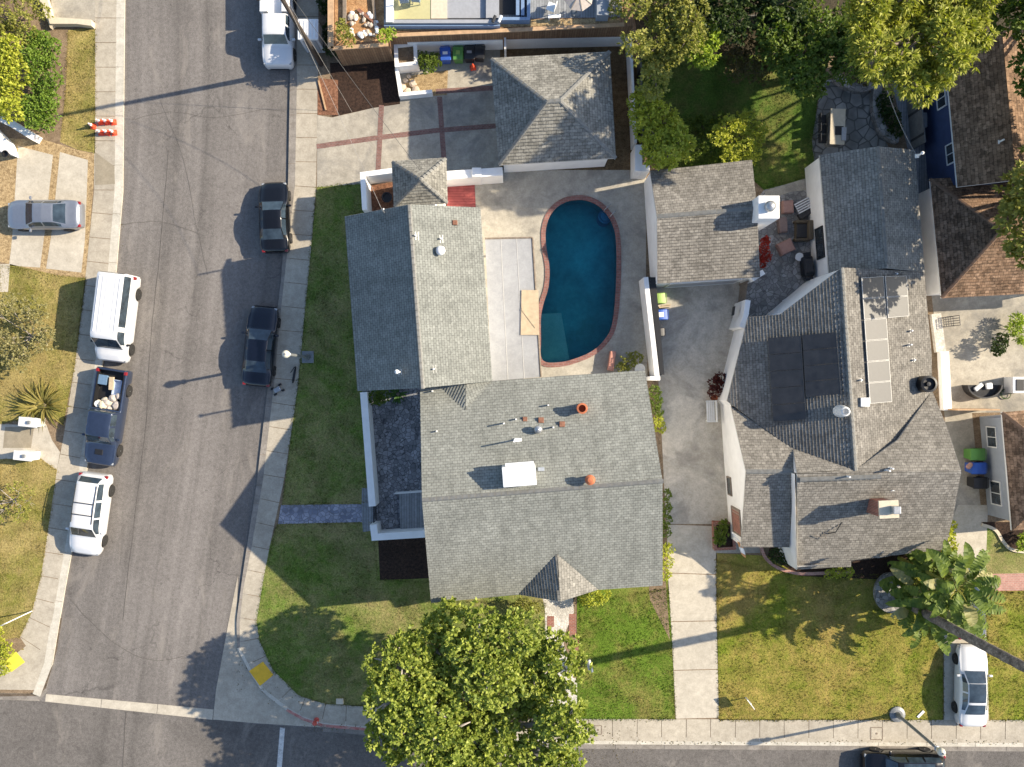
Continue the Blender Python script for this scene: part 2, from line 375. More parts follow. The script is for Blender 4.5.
M['palebark']=plain('pale_bark',(.42,.37,.33),.9,var=.25,scale=6,bump=.6)
M['palmbark']=ground('palm_bark',(.13,.11,.09),(.25,.215,.18),fine=10,macro=2.5,mstr=.3,grain=.5,kind='obj',bump=1)
M['dirtwood']=plain('weathered_wood',(.2,.16,.12),.85,var=.3,scale=5)
M['pole']=plain('creosote_pole',(.055,.043,.034),.9,var=.3,scale=5)
M['wire']=plain('wire',(.05,.05,.05),.6)
M['wirepale']=plain('pale_wire',(.3,.28,.25),.6)
M['lampglass']=plain('lamp_globe',(.6,.57,.47),.3,var=.03,coat=.5)
M['lampgrey']=plain('lamp_grey',(.22,.23,.23),.5,.3)
M['hydrant']=plain('hydrant_paint',(.5,.08,.06),.5,var=.15)
M['fabric']=plain('beige_canvas',(.42,.37,.33),.9,var=.1,kind='obj'); M['wicker']=plain('brown_wicker',(.09,.07,.045),.8,var=.3,scale=20)
M['cushion']=plain('rose_cushion',(.34,.20,.165),.9,var=.12); M['darkfab']=plain('charcoal_fabric',(.035,.035,.037),.9,var=.2)
M['mauve']=plain('mauve_cushion',(.2,.145,.13),.9,var=.12)
M['white']=plain('white_plastic',(.76,.76,.75),.45,var=.04)
M['bluerail']=plain('blue_rail',(.17,.25,.38),.5,var=.1); M['mat']=plain('olive_mat',(.45,.42,.22),.8,var=.06,kind='pos')
M['greymat']=plain('grey_mat',(.3,.31,.33),.8,var=.08,kind='pos'); M['sand']=plain('sand_slab',(.56,.49,.37),.85,var=.08,kind='pos')
M['rock']=plain('pale_rock',(.5,.42,.34),.9,var=.3,scale=4,bump=.5)
M['reed']=plain('flag_cloth',(.7,.32,.12),.8,var=.2,scale=3)
M['gutterdirt']=ground('gutter_dirt',(.09,.07,.05),(.17,.135,.10),fine=16,macro=1.4,mstr=.3,grain=.35)
M['damp']=ground('damp_concrete',(.25,.215,.155),(.31,.27,.2),fine=9,macro=.6,mstr=.15,grain=.08,bump=.1)
for k,(a,b) in dict(hedge=((.07,.15,.018),(.26,.36,.05)),bright=((.18,.29,.025),(.48,.56,.07)),yellow=((.24,.29,.025),(.58,.58,.08)),mid=((.07,.12,.016),(.18,.24,.035)),
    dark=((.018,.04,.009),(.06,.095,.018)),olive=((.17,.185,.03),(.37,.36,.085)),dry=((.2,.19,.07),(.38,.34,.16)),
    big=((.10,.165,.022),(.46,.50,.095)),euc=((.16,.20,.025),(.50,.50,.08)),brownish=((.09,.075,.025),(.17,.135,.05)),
    banana=((.04,.085,.012),(.20,.26,.04)),bananadry=((.28,.26,.10),(.42,.40,.18)),red=((.3,.02,.015),(.45,.05,.03)),maroon=((.05,.012,.012),(.14,.03,.025)),
    flax=((.12,.13,.02),(.4,.32,.1)),succ=((.05,.11,.03),(.10,.2,.05))).items():
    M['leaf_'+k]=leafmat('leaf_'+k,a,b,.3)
# ---------------------------------------------------------------- ground sheets
def g2(pts,z=0): return [W(p[0],p[1],z)[:2] for p in pts]
def flat(name,pts,z,mat,kind='structure',holes=(),label=None,cat=None,px=True):
    bm=bmesh.new()
    for loop in [pts]+list(holes):
        vs=[bm.verts.new((*(W(p[0],p[1],z)[:2] if px else p),z)) for p in loop]
        for i in range(len(vs)): bm.edges.new((vs[i],vs[(i+1)%len(vs)]))
    bmesh.ops.triangle_fill(bm,edges=list(bm.edges),use_beauty=True,normal=(0,0,1))
    for f in bm.faces:
        if f.normal.z<0: f.normal_flip()
    me=bpy.data.meshes.new(name); bm.to_mesh(me); bm.free(); me.materials.append(mat)
    o=bpy.data.objects.new(name,me); COL.objects.link(o)
    if kind: o['kind']=kind
    return tag(o,label,cat)
def smooth_loop(pts,k=5,closed=True):
    out=[]; n=len(pts)
    rng=range(n) if closed else range(n-1)
    for i in rng:
        P=[np.array(pts[(i+d)%n] if closed else pts[min(max(i+d,0),n-1)],float) for d in(-1,0,1,2)]
        for t in np.linspace(0,1,k,endpoint=False):
            out.append(tuple(.5*((2*P[1])+(P[2]-P[0])*t+(2*P[0]-5*P[1]+4*P[2]-P[3])*t*t+(3*P[1]-P[0]-3*P[2]+P[3])*t**3)))
    if not closed: out.append(tuple(pts[-1]))
    return out
def offset_loop(pts,d):
    n=len(pts); out=[]
    a=sum(pts[i][0]*pts[(i+1)%n][1]-pts[(i+1)%n][0]*pts[i][1] for i in range(n)); sg=1 if a>0 else -1
    for i in range(n):
        p,q,r=(np.array(pts[j%n],float) for j in(i-1,i,i+1))
        t=r-p; t/=np.linalg.norm(t)+1e-9
        out.append(tuple(q+np.array((t[1],-t[0]))*d*sg))
    return out
def slab(name,pts,z0,z1,mat,kind='structure',side=None):
    o=MB().prism(g2(pts),z0,z1,0,0 if side is None else 1).build(name,[mat] if side is None else [mat,side])
    if kind: o['kind']=kind
    return o
def resample(pts,n):
    pts=np.array(pts,float); d=np.r_[0,np.cumsum(np.linalg.norm(np.diff(pts,axis=0),axis=1))]
    t=np.linspace(0,d[-1],n); return np.c_[np.interp(t,d,pts[:,0]),np.interp(t,d,pts[:,1])]
def slabs(name,A,B,z,mat,gap=.035,length=1.5,cross=0):
    """concrete slabs between two edge lines, with open joints"""
    n=max(2,int(np.linalg.norm(np.diff(np.array(A,float),axis=0),axis=1).sum()/S/length)); k=6
    a=resample(A,n*k+1); Bd=resample(B,1500); b=np.empty_like(a); last=0
    for i_,p_ in enumerate(a):
        d_=np.linalg.norm(Bd[last:last+200]-p_,axis=1); last=min(last+int(d_.argmin()),1499) if i_ else int(np.linalg.norm(Bd-p_,axis=1).argmin()); b[i_]=Bd[last]
    mb=MB()
    for i in range(n):
        for j in range(k):
            u0=i*k+j; u1=u0+1
            q=[a[u0].copy(),a[u1].copy(),b[u1].copy(),b[u0].copy()]
            if j==k-1:
                for s_,t_ in((1,0),(2,3)):
                    d=q[s_]-q[t_]; q[s_]=q[t_]+d*(1-gap*S/np.linalg.norm(d))
            pts=[(*W(p[0],p[1],z)[:2],z) for p in q]
            nn=(Vector(pts[1])-Vector(pts[0])).cross(Vector(pts[2])-Vector(pts[0]))
            mb.add(pts,[(0,1,2,3) if nn.z>0 else (3,2,1,0)])
    o=mb.build(name,mat); o['kind']='structure'; return o

ZR=-.12
pool_px=smooth_loop([(582,200),(564.7,202.5),(551.8,213),(546,229),(546.3,247.5),(549.5,267),(548.5,287),(543.5,304),(541,318),(541,340),(541,356),(546,362),
    (558,362.3),(570.5,360),(590.5,352),(605,339),(612.5,322),(616,285),(616.3,247.5),(613.5,227),(606,213.5),(596,204.5)],4)
pool_hole=offset_loop(pool_px,1.2)
ho=lambda z:[pool_hole]
base=flat('ground',[(-9000,-9000),(9000,-9000),(9000,9000),(-9000,9000)],-.17,M['soil'],holes=[pool_hole])
road_E_top=[(290,-80),(290,75),(288,185),(281,280),(268,384),(257,480),(243,572),(236.5,620),(237,648),(247,668),(262,692),(288,712),(302,720),(323,727),(370,731),(430,739),(560,744),(1024,747),(1300,749)]
road_W=[(124.5,-80),(124.5,0),(122.5,192),(116,270),(97,400),(85,480),(67,576),(59,622),(52,665),(40,697)]
flat('road',road_W+[(0,697),(-400,697),(-400,1100),(1500,1100),(1500,749)]+road_E_top[::-1],ZR,M['asphalt'])
flat('cross_street',[(-400,701),(0,700),(36,701),(127,710),(212,720),(256,724),(323,729),(370,733),(430,741),(560,746),(1024,749),(1300,751),(1500,751),(1500,1100),(-400,1100)],ZR+.004,M['asphalt2'])
# kerbed blocks: earth slabs standing 0.12 m above the road
blkE=road_E_top+[(1300,-80)]
def block(name,pts,holes=()):
    o=flat(name,pts,-.012,M['soil'],holes=holes)
    mb=MB(); q=g2(pts)
    for i in range(len(q)):
        a,b=q[i],q[(i+1)%len(q)]; mb.add([(a[0],a[1],-.166),(b[0],b[1],-.166),(b[0],b[1],-.012),(a[0],a[1],-.012)],[(0,1,2,3)])
    w=mb.build('kerb_face',M['kerb']); w['kind']='structure'
block('east_block',blkE,[pool_hole])
block('west_block',[(-400,-80)]+road_W[:-1]+[(36,693),(-400,693)])
def strip(name,A,w,z,mat,h=None):
    """ribbon on one side of a pixel line"""
    A=[np.array(p,float) for p in A]; B=[]
    for i,p in enumerate(A):
        t=A[min(i+1,len(A)-1)]-A[max(i-1,0)]; t/=np.linalg.norm(t); B.append(p+np.array((t[1],-t[0]))*w)
    return [tuple(p) for p in A],[tuple(p) for p in B]
# kerb tops, gutters
a,b=strip('k',road_E_top,7.5,0,0); slabs('kerb',a[:9],b[:9],-.002,M['gutter'],.02,3); slabs('kerb',a[8:-1],b[8:-1],-.002,M['kerb'],.02,3)
a,b=strip('k',road_W,-8,0,0); slabs('kerb',a,b,-.002,M['kerb'],.02,3)
a,b=strip('g',road_E_top[13:],-4.5,0,0); slabs('gutter',a,b,ZR+.012,M['gutter'],.02,3)
slabs('valley_gutter',[(46,694),(172,705.5),(214,709.5)],[(36,700.5),(127,710.5),(214,720)],ZR+.012,M['concrete3'],.03,3)
slabs('valley_gutter',[(-60,692),(40,694)],[(-60,698),(40,700.5)],ZR+.014,M['concrete3'],.03,3)
flat('corner_apron',[(238,575),(236.5,620),(237,648),(247,668),(262,692),(288,712),(302,720),(323,727.5),(260,723.5),(213,719.5),(216,690),(228,625)],ZR+.016,M['concrete'])
flat('corner_apron',[(58,622),(51,665),(36,693.5),(-60,692),(-60,699),(40,700),(47,692),(54,650),(61,612)],ZR+.016,M['gutter'])
flat('gutter_silt',[(59.5,618),(62,618),(57,650),(46,688),(38,696),(0,696.5),(-60,697),(-60,693),(34,693.5),(44,680),(52,660)],ZR+.02,M['gutterdirt'])
# sidewalks
slabs('sidewalk',[(297,-80),(297,75),(295,185),(287.5,250),(281,310),(274,384),(263,480),(252,545),(243,590),(239.5,625),(240,648),(250,667),(265,690),(290,709),(303,716.5),(323,723),(370,727)],
      [(319,-80),(318,75),(316,187),(311,250),(304,320),(298.5,384),(284,480),(270,545),(264,576),(256.5,622),(260,642),(273,670),(298,695),(311,700),(326,704),(368,706)],0,M['concrete'],.035,1.5)
slabs('sidewalk',[(368,727),(430,736),(600,741),(1024,743),(1300,745)],[(368,706),(470,715),(600,719),(1024,720),(1300,721)],0,M['concrete'],.035,1.5)
slabs('sidewalk',[(117,-80),(116.5,0),(114.5,192),(108,270),(90,400),(77,480),(60,576),(52,622),(40,650)],[(95,-80),(95,100),(94,192),(86,272),(75,364),(63,440),(57,470),(41,576),(32,612),(20,637)],0,M['concrete'],.035,1.5)
flat('sidewalk',[(20,637),(40,650),(52,622),(56,612),(57,625),(50,664),(35,690),(-60,689),(-60,660),(6,660)],-.004,M['concrete'])
flat('damp_patch',[(95,152),(114,166),(115,184),(95,185)],.004,M['damp'])
# red kerb by the hydrant
a,b=strip('k',[(286,711),(302,720),(323,727),(370,731),(400,735)],2.8,0,0); slabs('red_kerb',a,b,.003,M['redkerb'],.0,9)
tag(flat('tactile_pad',[(249,671),(263,661.5),(273.5,675),(260,686)],.006,M['yellowpad'],None),'yellow tactile pad in shaded tone across the curved kerb ramp','tactile pad')
tag(flat('tactile_pad',[(4,663),(16,651.5),(25,662),(11.5,672)],.006,M['yellowpad2'],None),'bright yellow tactile pad beside the leafy bush at the left corner','tactile pad')
def ribbon(name,pts,w,z,mat):
    p=smooth_loop(pts,5,False); p=[(x+R.uniform(-.5,.5),y+R.uniform(-.5,.5)) for x,y in p]; a,b=strip('r',p,w,0,0); flat(name,a+b[::-1],z,mat)
M['tar']=ground('tar_seam',(.085,.078,.072),(.12,.11,.10),fine=18,macro=1,mstr=.2,grain=.3)
for i_,pts in enumerate(([(168,150),(160,250),(150,340),(146,420),(134,520),(122,620)],[(160,100),(183,160),(197,230),(208,275)],[(132,120),(170,112),(214,118),(262,110),(286,112)],[(126,712),(124,740),(121,790)],[(70,600),(110,640),(150,660),(190,655)],[(120,225),(160,222),(205,236)])):
    ribbon('tar_seam',pts,.7 if i_ in(0,3) else .4,ZR+.006+.001*i_+(.006 if i_==3 else 0),M['tar'])
flat('road_line',[(280,727.5),(285,728),(280,790),(275,790)],ZR+.02,M['roadpaint'])
# --- left yards
flat('lawn_verge',[(68,30),(95,27),(95,153),(78,150),(60,142),(66,90)],0,M['lawn_dry'])
flat('dirt_path',[(52,24),(68,30),(66,90),(60,142),(45,140),(53,90)],-.004,M['soil'])
flat('front_path',[(48,-80),(95,-80),(95,21),(52,21)],.002,M['concrete2'])
slabs('driveway_pad',[(18,146),(12,240),(9,266)],[(53,155),(45,230),(40,268)],0,M['concrete3'],.03,3.6)
slabs('driveway_pad',[(60,152),(52,230),(46,269)],[(88,160),(85,240),(81,275)],0,M['concrete3'],.03,3.6)
flat('driveway_gravel',[(-60,135),(45,140),(78,150),(95,154),(93,192),(86,278),(60,276),(0,262),(-60,262)],-.006,M['gravel'])
flat('front_lawn',[(10,264),(60,276),(86,278),(75,364),(63,425),(45,414),(0,424),(-60,424),(-60,264)],0,M['lawn_dry'])
flat('stepping_path',[(-60,264),(10,264),(8,292),(-60,292)],.004,M['concrete3'])
flat('entry_path',[(-60,424),(3,424),(23,425),(46,424),(52,440),(60,452),(57,470),(40,458),(2,459),(-60,459)],0,M['concrete3'])
flat('entry_path_centre',[(5,427),(34,427),(31,448),(3,448)],.004,M['damp'])
flat('front_lawn',[(-60,459),(17,459),(40,458),(57,470),(41,576),(32,612),(20,637),(24,650),(-60,650)],0,M['lawn_dry'])
flat('corner_bed',[(-60,650),(20,637),(26,646),(6,661),(-60,661)],.004,M['soil'])
# --- main lot
flat('pole_bed',[(318,-40),(345,-40),(345,72),(318,115)],-.004,M['soil'])
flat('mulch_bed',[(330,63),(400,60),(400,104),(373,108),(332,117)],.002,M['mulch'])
flat('chip_bed',[(317.5,78),(338,80),(338,115),(317.5,115)],.006,M['redmulch'])
flat('driveway',[(317,115),(332,117.5),(373,108),(400,104),(400,70),(408,50),(510,46),(520,180),(447,182),(362,184),(317,187)],0,M['concrete2'])
def band(pts,w=5):
    a,b=strip('b',pts,w,0,0); q=a+b[::-1]
    return flat('brick_band',q,.005,M['bandbrick'])
band([(317,149),(372,141),(436,133),(500,128)]); band([(436,94),(500,90)])
a,b=strip('b',[(379,105),(375,182)],5,0,0); flat('brick_band',a+b[::-1],.009,M['bandbrick'])
a,b=strip('b',[(437,97),(443,182)],5,0,0); flat('brick_band',a+b[::-1],.009,M['bandbrick'])
flat('dry_planting_strip',[(408,76),(448,70),(447,95),(400,98)],.004,M['gravel'])
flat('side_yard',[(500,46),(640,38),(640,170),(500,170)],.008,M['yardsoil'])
flat('side_lawn',[(317,187),(362,184),(385,205),(385,500),(372,506),(282,505),(298,384),(311,250)],0,M['lawn_main'])
flat('front_lawn',[(277,524),(372,522),(374,540),(430,540),(440,590),(560,585),(560,720),(370,707),(326,704),(298,695),(273,670),(260,642),(256.5,622),(264,576),(270,545)],0,M['lawn_main'])
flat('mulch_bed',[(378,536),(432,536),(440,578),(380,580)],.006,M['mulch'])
flat('garden_path',[(281,505),(362,504),(362,522),(278,524)],.006,M['bluepaver'])
flat('courtyard',[(362,385),(450,380),(450,540),(372,534)],.004,M['slate'])
flat('pool_deck',[(440,172),(646,168),(646,290),(648,400),(480,400),(470,200)],.002,M['deck'],holes=[pool_hole])
flat('red_decking',[(447,172),(474,172),(476,212),(447,212)],.02,M['redtile'])
flat('front_walk',[(540,585),(572,585),(574,612),(562,640),(577,680),(577,719),(545,719),(545,610)],.006,M['terrazzo'])
for (x0,y0,x1,y1) in((547,616,554,627),(569,614,576,635),(573,640,579,658),(573,662,579,678)):
    flat('brick_inset',[(x0,y0),(x1,y0),(x1,y1),(x0,y1)],.011,M['brick'])
flat('east_front_lawn',[(577,580),(668,574),(672,640),(675,719),(577,719)],0,M['lawn_lush'])
flat('side_bed',[(640,375),(655,380),(664,560),(670,640),(650,600),(640,480)],.004,M['soil'])
flat('driveway_base',[(655,262),(768,262),(752,300),(729,385),(731,524),(666,524),(660,400)],-.004,M['drive'])
slabs('driveway',[(656,268),(658,375),(664,470),(666,524)],[(760,268),(745,300),(728,385),(730,524)],0,M['drive'],.05,7)
slabs('driveway',[(667,524.6),(668,584),(672,640),(676,719.5)],[(718,524.6),(716,584),(717,640),(719,719.5)],0,M['concrete3'],.05,3)
flat('porch_slab',[(713,520),(765,530),(760,553),(716,553)],.008,M['concrete2'])
# --- east lots
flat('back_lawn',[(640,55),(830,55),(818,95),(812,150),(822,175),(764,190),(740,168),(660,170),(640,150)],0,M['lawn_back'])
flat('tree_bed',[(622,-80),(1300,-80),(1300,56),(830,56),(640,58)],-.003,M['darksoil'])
flat('stone_patio',[(822,80),(885,80),(905,140),(905,170),(815,170),(812,140)],.004,M['stonepatio'])
flat('side_passage',[(890,70),(930,70),(935,200),(905,200)],.0,M['greydeck'])
flat('garden_bed',[(868,88),(892,84),(908,150),(890,152),(878,120)],.01,M['soil'])
flat('rear_patio',[(752,205),(764,190),(822,175),(830,290),(780,330),(745,318),(738,300),(742,275)],.012,M['rearslate'])
flat('rear_path',[(764,191),(800,180),(822,174),(822,188),(790,192),(768,200)],.018,M['concrete2'])
flat('east_lawn',[(716,553),(770,556),(800,575),(850,566),(900,570),(945,562),(943,600),(943,720),(719,720)],0,M['lawn_east'])
flat('driveway',[(944,540),(958,505),(988,505),(985,590),(989,720),(944,720)],.004,M['concrete3'])
flat('side_concrete',[(930,280),(1100,280),(1100,410),(972,413),(980,500),(988,560),(948,560),(952,500),(945,420)],.0,M['concrete2'])
flat('right_lawn',[(985,590),(1100,590),(1100,720),(989,720)],0,M['lawn_east'])
flat('right_lawn',[(981,525),(1100,525),(1100,574),(984,574)],0,M['lawn_main'])
flat('brick_path',[(983,574),(1100,572),(1100,590),(985,591)],.004,M['pinkbrick'])
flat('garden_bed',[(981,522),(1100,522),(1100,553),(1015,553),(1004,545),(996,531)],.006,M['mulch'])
a,b=strip('e',smooth_loop([(981,526),(994,531),(1002,543),(1015,552),(1060,555)],5,False),3,0,0)
slab('bed_edging',a+b[::-1],0,.1,M['sand'])
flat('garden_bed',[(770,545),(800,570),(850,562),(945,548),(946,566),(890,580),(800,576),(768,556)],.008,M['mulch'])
a,b=strip('e',smooth_loop([(762,545),(766,556),(776,565),(790,570),(806,572),(850,570)],5,False),-3,0,0)
slab('bed_edging',a+b[::-1],0,.12,M['pinkbrick'])
# pool
po=thing('swimming_pool','kidney shaped swimming pool of dark teal water with red brick coping','pool',W(580,283,0))
mb=MB(); zs=(.0,-1.6); q=g2(pool_hole); n=len(q)
mb.add([(p[0],p[1],0) for p in q]+[(p[0],p[1],-1.7) for p in q],[(i,(i+1)%n,n+(i+1)%n,n+i) for i in range(n)])
mb.add([(p[0],p[1],-1.7) for p in q],[tuple(range(n))])
poolmat=ground('pool_plaster',(.05,.37,.40),(.08,.47,.49),fine=5,macro=.25,mstr=.4,grain=.1,bump=0)
mb.build('basin',poolmat,po,world=True)
mb=MB().prism(g2([(540,313.5),(561.5,312.5),(570,361),(557,363),(540.5,363)]),-1.7,-.32); shelf=mb.build('shallow_step',ground('step_plaster',(.19,.46,.43),(.24,.52,.48),fine=9,macro=.5,mstr=.2,grain=.1,bump=0),po,world=True)
mb=MB()
for i,(r,z) in enumerate(((7,-.5),(5,-.32))):
    mb.prism(g2([(606+r*math.cos(t),215+r*math.sin(t)) for t in np.linspace(0,2*math.pi,20,endpoint=False)]),-1.7,z)
mb.build('corner_step',ground('corner_plaster',(.10,.32,.48),(.13,.38,.55),fine=9,bump=0),po,world=True)
cop_o=offset_loop(pool_px,4.6); mb=MB()
a=g2(pool_px); b=g2(cop_o); 
for i in range(n):
    j=(i+1)%n; z=.05
    mb.add([(*a[i],z),(*a[j],z),(*b[j],z),(*b[i],z),(*a[i],-.06),(*a[j],-.06),(*b[j],0),(*b[i],0)],[(0,1,2,3),(0,4,5,1),(3,2,6,7)])
mb.build('coping',M['coping'],po,world=True)
m,nt,bs=newmat('pool_water'); q_=N(nt); tr=q_.n('BsdfTransparent'); tr.inputs[0].default_value=(.50,.80,.86,1)
gl=q_.n('BsdfGlossy'); gl.inputs['Roughness'].default_value=.03; fr=q_.n('Fresnel'); fr.inputs[0].default_value=1.33
bp=q_.n('Bump'); bp.inputs['Strength'].default_value=.12; bp.inputs['Distance'].default_value=.05
q_.l(q_.noise(q_.pos(),5,3),bp.inputs['Height']); q_.l(bp.outputs[0],gl.inputs['Normal']); q_.l(bp.outputs[0],fr.inputs['Normal'])
ms=q_.n('MixShader'); q_.l(fr.outputs[0],ms.inputs[0]); q_.l(tr.outputs[0],ms.inputs[1]); q_.l(gl.outputs[0],ms.inputs[2]); q_.l(ms.outputs[0],nt.nodes['Material Output'].inputs[0])
M['water']=m
mb=MB(); a=g2(pool_hole); mb.add([(p[0],p[1],-.1) for p in a],[tuple(range(n))]); mb.build('water',m,po,world=True)
mb=MB()
for (x0,y0),(x1,y1) in(((604,211),(609.5,206)),((610,217),(615,212))):
    p=W(x0,y0); q=W(x1,y1); mb.tube([(p.x,p.y,-.7),(p.x,p.y,.45),((p.x*.6+q.x*.4),(p.y*.6+q.y*.4),.62),(q.x,q.y,.55),(q.x,q.y,.0)],.03,8)
mb.build('ladder',M['steel'],po,world=True,smooth=True)
# ---------------------------------------------------------------- buildings
CAM=Vector((0,0,H))
def plane3(pts):
    a,b,c=[W(*p) for p in pts]; n=(b-a).cross(c-a).normalized(); return a,n
def ray_plane(px,py,pl):
    d=W(px,py,0)-CAM; a,n=pl; t=(a-CAM).dot(n)/d.dot(n); return CAM+d*t
def inpoly(x,y,P):
    c=False; n=len(P)
    for i in range(n):
        x1,y1=P[i][:2]; x2,y2=P[(i+1)%n][:2]
        if (y1>y)!=(y2>y) and x<(x2-x1)*(y-y1)/(y2-y1)+x1: c=not c
    return c
COURSE={'grey_shingle':.17,'grey_shingle_b':.2,'tan_shingle':.18,'tan_shingle_b':.18,'brown_shingle':.19,'brown_shingle_b':.2}
def clip_v(P,v,lim,sg):
    out=[]; n=len(P)
    for i in range(n):
        a,b=P[i],P[(i+1)%n]; da,db=(a.dot(v)-lim)*sg,(b.dot(v)-lim)*sg
        if da>=-1e-7: out.append(a)
        if (da>1e-7 and db<-1e-7) or (da<-1e-7 and db>1e-7): out.append(a.lerp(b,da/(da-db)))
    return out
class House:
    def __init__(s,name,label,cat,loc):
        s.root=thing(name,label,cat,W(*loc)); s.faces=[]
    def roof(s,faces,mat,th=.16,trim=None,name='roof',caps=True):
        """faces: (plane points or None, polygon of (px,py[,h]))"""
        mb=MB()
        for fc in faces:
            pl3,poly=fc[0],fc[1]
            if pl3 is None: pl3=[poly[0],poly[1],poly[2]]
            pl=plane3(pl3)
            P=[W(*p) if len(p)==3 else ray_plane(p[0],p[1],pl) for p in poly]
            nrm=Vector((0,0,0))
            for i in range(len(P)): nrm+=P[i].cross(P[(i+1)%len(P)])
            if nrm.z<0: P=P[::-1]; nrm=-nrm
            nrm.normalize(); u=Vector((0,0,1)).cross(nrm)
            u=Vector((1,0,0)) if u.length<.02 else u.normalized()
            v=nrm.cross(u)
            s.faces.append(([ (p.x,p.y) for p in P],P[0],nrm))
            k=len(P); b=len(mb.v); mb.v+=[tuple(p) for p in P]+[tuple(p-Vector((0,0,th))) for p in P]
            course=COURSE.get(mat.name)
            if course:                                  # lapped courses: each row of shingles overhangs the row below
                vs=[p.dot(v) for p in P]; o_=min(vs); c0=math.floor(o_/course)
                while c0*course<max(vs):
                    lo,hi=c0*course,(c0+1)*course; Q=clip_v(clip_v(P,v,lo,1),v,hi,-1); c0+=1
                    if len(Q)<3: continue
                    T=[q+nrm*(.045*(1-(q.dot(v)-lo)/course)+.002) for q in Q]; bb=len(mb.v); mb.v+=[tuple(q) for q in T]
                    mb.uv[len(mb.f)]=[(q.dot(u),q.dot(v)) for q in Q]; mb.f.append(list(range(bb,bb+len(T)))); mb.m.append(0)
                    for i in range(len(Q)):
                        j=(i+1)%len(Q)
                        if abs(Q[i].dot(v)-lo)<1e-4 and abs(Q[j].dot(v)-lo)<1e-4:
                            b2=len(mb.v); mb.v+=[tuple(T[i]),tuple(Q[i]),tuple(Q[j]),tuple(T[j])]; mb.uv[len(mb.f)]=[(Q[i].dot(u),lo+.01)]*4; mb.f.append([b2,b2+1,b2+2,b2+3]); mb.m.append(0)
            else:
                mb.uv[len(mb.f)]=[(p.dot(u),p.dot(v)) for p in P]
                mb.f.append(list(range(b,b+k))); mb.m.append(0)
            mb.f.append(list(range(b+k,b+2*k))[::-1]); mb.m.append(1)
            for i in range(k): j=(i+1)%k; mb.f.append([b+i,b+k+i,b+k+j,b+j]); mb.m.append(1)
        o=mb.build(name,[mat,trim or M['fascia']],s.root,world=True)
        if not hasattr(s,'r'): s.r=o
        return o
    def z(s,x,y):
        for P,a,n in s.faces:
            if inpoly(x,y,P): return a.z-((x-a.x)*n.x+(y-a.y)*n.y)/n.z
        return None
    def at(s,px,py):
        for P,a,n in s.faces:
            q=ray_plane(px,py,(a,n))
            if inpoly(q.x,q.y,P): return q,n
        P,a,n=s.faces[0]; return ray_plane(px,py,(a,n)),n
    def walls(s,outline,mat,inset=.35,name='wall',drop=.17):
        """outline of the roof (px,py,h); the walls stand a little inside it"""
        P=[W(*p) for p in outline]; n=len(P)
        a=sum(P[i].x*P[(i+1)%n].y-P[(i+1)%n].x*P[i].y for i in range(n))
        if a<0: P=P[::-1]
        Q=[]
        for i in range(n):
            p,q,r=P[i-1],P[i],P[(i+1)%n]
            d1=(q-p).to_2d().normalized(); d2=(r-q).to_2d().normalized()
            n1=Vector((-d1.y,d1.x)); n2=Vector((-d2.y,d2.x)); b=(n1+n2); b=b/max(b.length_squared/2,.3)
            Q.append((q.to_2d()+b*inset,q.z))
        mb=MB(); tops=[]
        for (xy,zz) in Q:
            z=s.z(xy.x,xy.y); z=(z if z is not None else zz)-drop; tops.append(Vector((xy.x,xy.y,z)))
        for i in range(n):
            j=(i+1)%n; A,B=tops[i],tops[j]
            mb.add([(A.x,A.y,-.01),(B.x,B.y,-.01),tuple(B),tuple(A)],[(0,1,2,3)])
        s.w=tops
        return mb.build(name,mat,s.root,world=True)
    def wallseg(s,px,py):
        """nearest wall plane hit by the pixel's ray, seen from outside"""
        best=None
        d=W(px,py,0)-CAM
        for i in range(len(s.w)):
            A,B=s.w[i],s.w[(i+1)%len(s.w)]
            e=(B-A).to_2d().normalized(); nn=Vector((e.y,-e.x,0))
            if d.dot(nn)>=0: continue
            t=(A-CAM).dot(nn)/d.dot(nn); p=CAM+d*t
            u=(p-A).to_2d().dot(e); L=(B-A).to_2d().length
            if -.3<u<L+.3 and 0<p.z<8:
                if best is None or t<best[0]: best=(t,p,e,nn)
        return best
    def opening(s,name,px,py,w,h,frame=M['trim'],pane=M['darkwin'],bars=1,door=False):
        b=s.wallseg(px,py)
        if b is None: print('no wall for',name,px,py); return
        _,p,e,nn=b; ang=math.atan2(e.y,e.x); R_=Matrix.Rotation(ang,4,'Z')
        c=p+nn*.03; mb=MB(); f=.07
        for dx,dz,sx,sz in((0,h/2-f/2,w,f),(0,-h/2+f/2,w,f),(-w/2+f/2,0,f,h-2*f),(w/2-f/2,0,f,h-2*f)):
            mb.box(c+R_@Vector((dx,0,dz)),(sx,.1,sz),ang)
        for k in range(bars): 
            x=-w/2+(k+1)*w/(bars+1); mb.box(c+R_@Vector((x,0,0)),(.045,.08,h-2*f),ang)
        fr=mb.build('door' if door else 'window',frame,s.root,world=True)
        MB().box(c-nn*.015,(w-f,.06,h-f),ang).build('pane',pane,fr,world=True)
        return fr
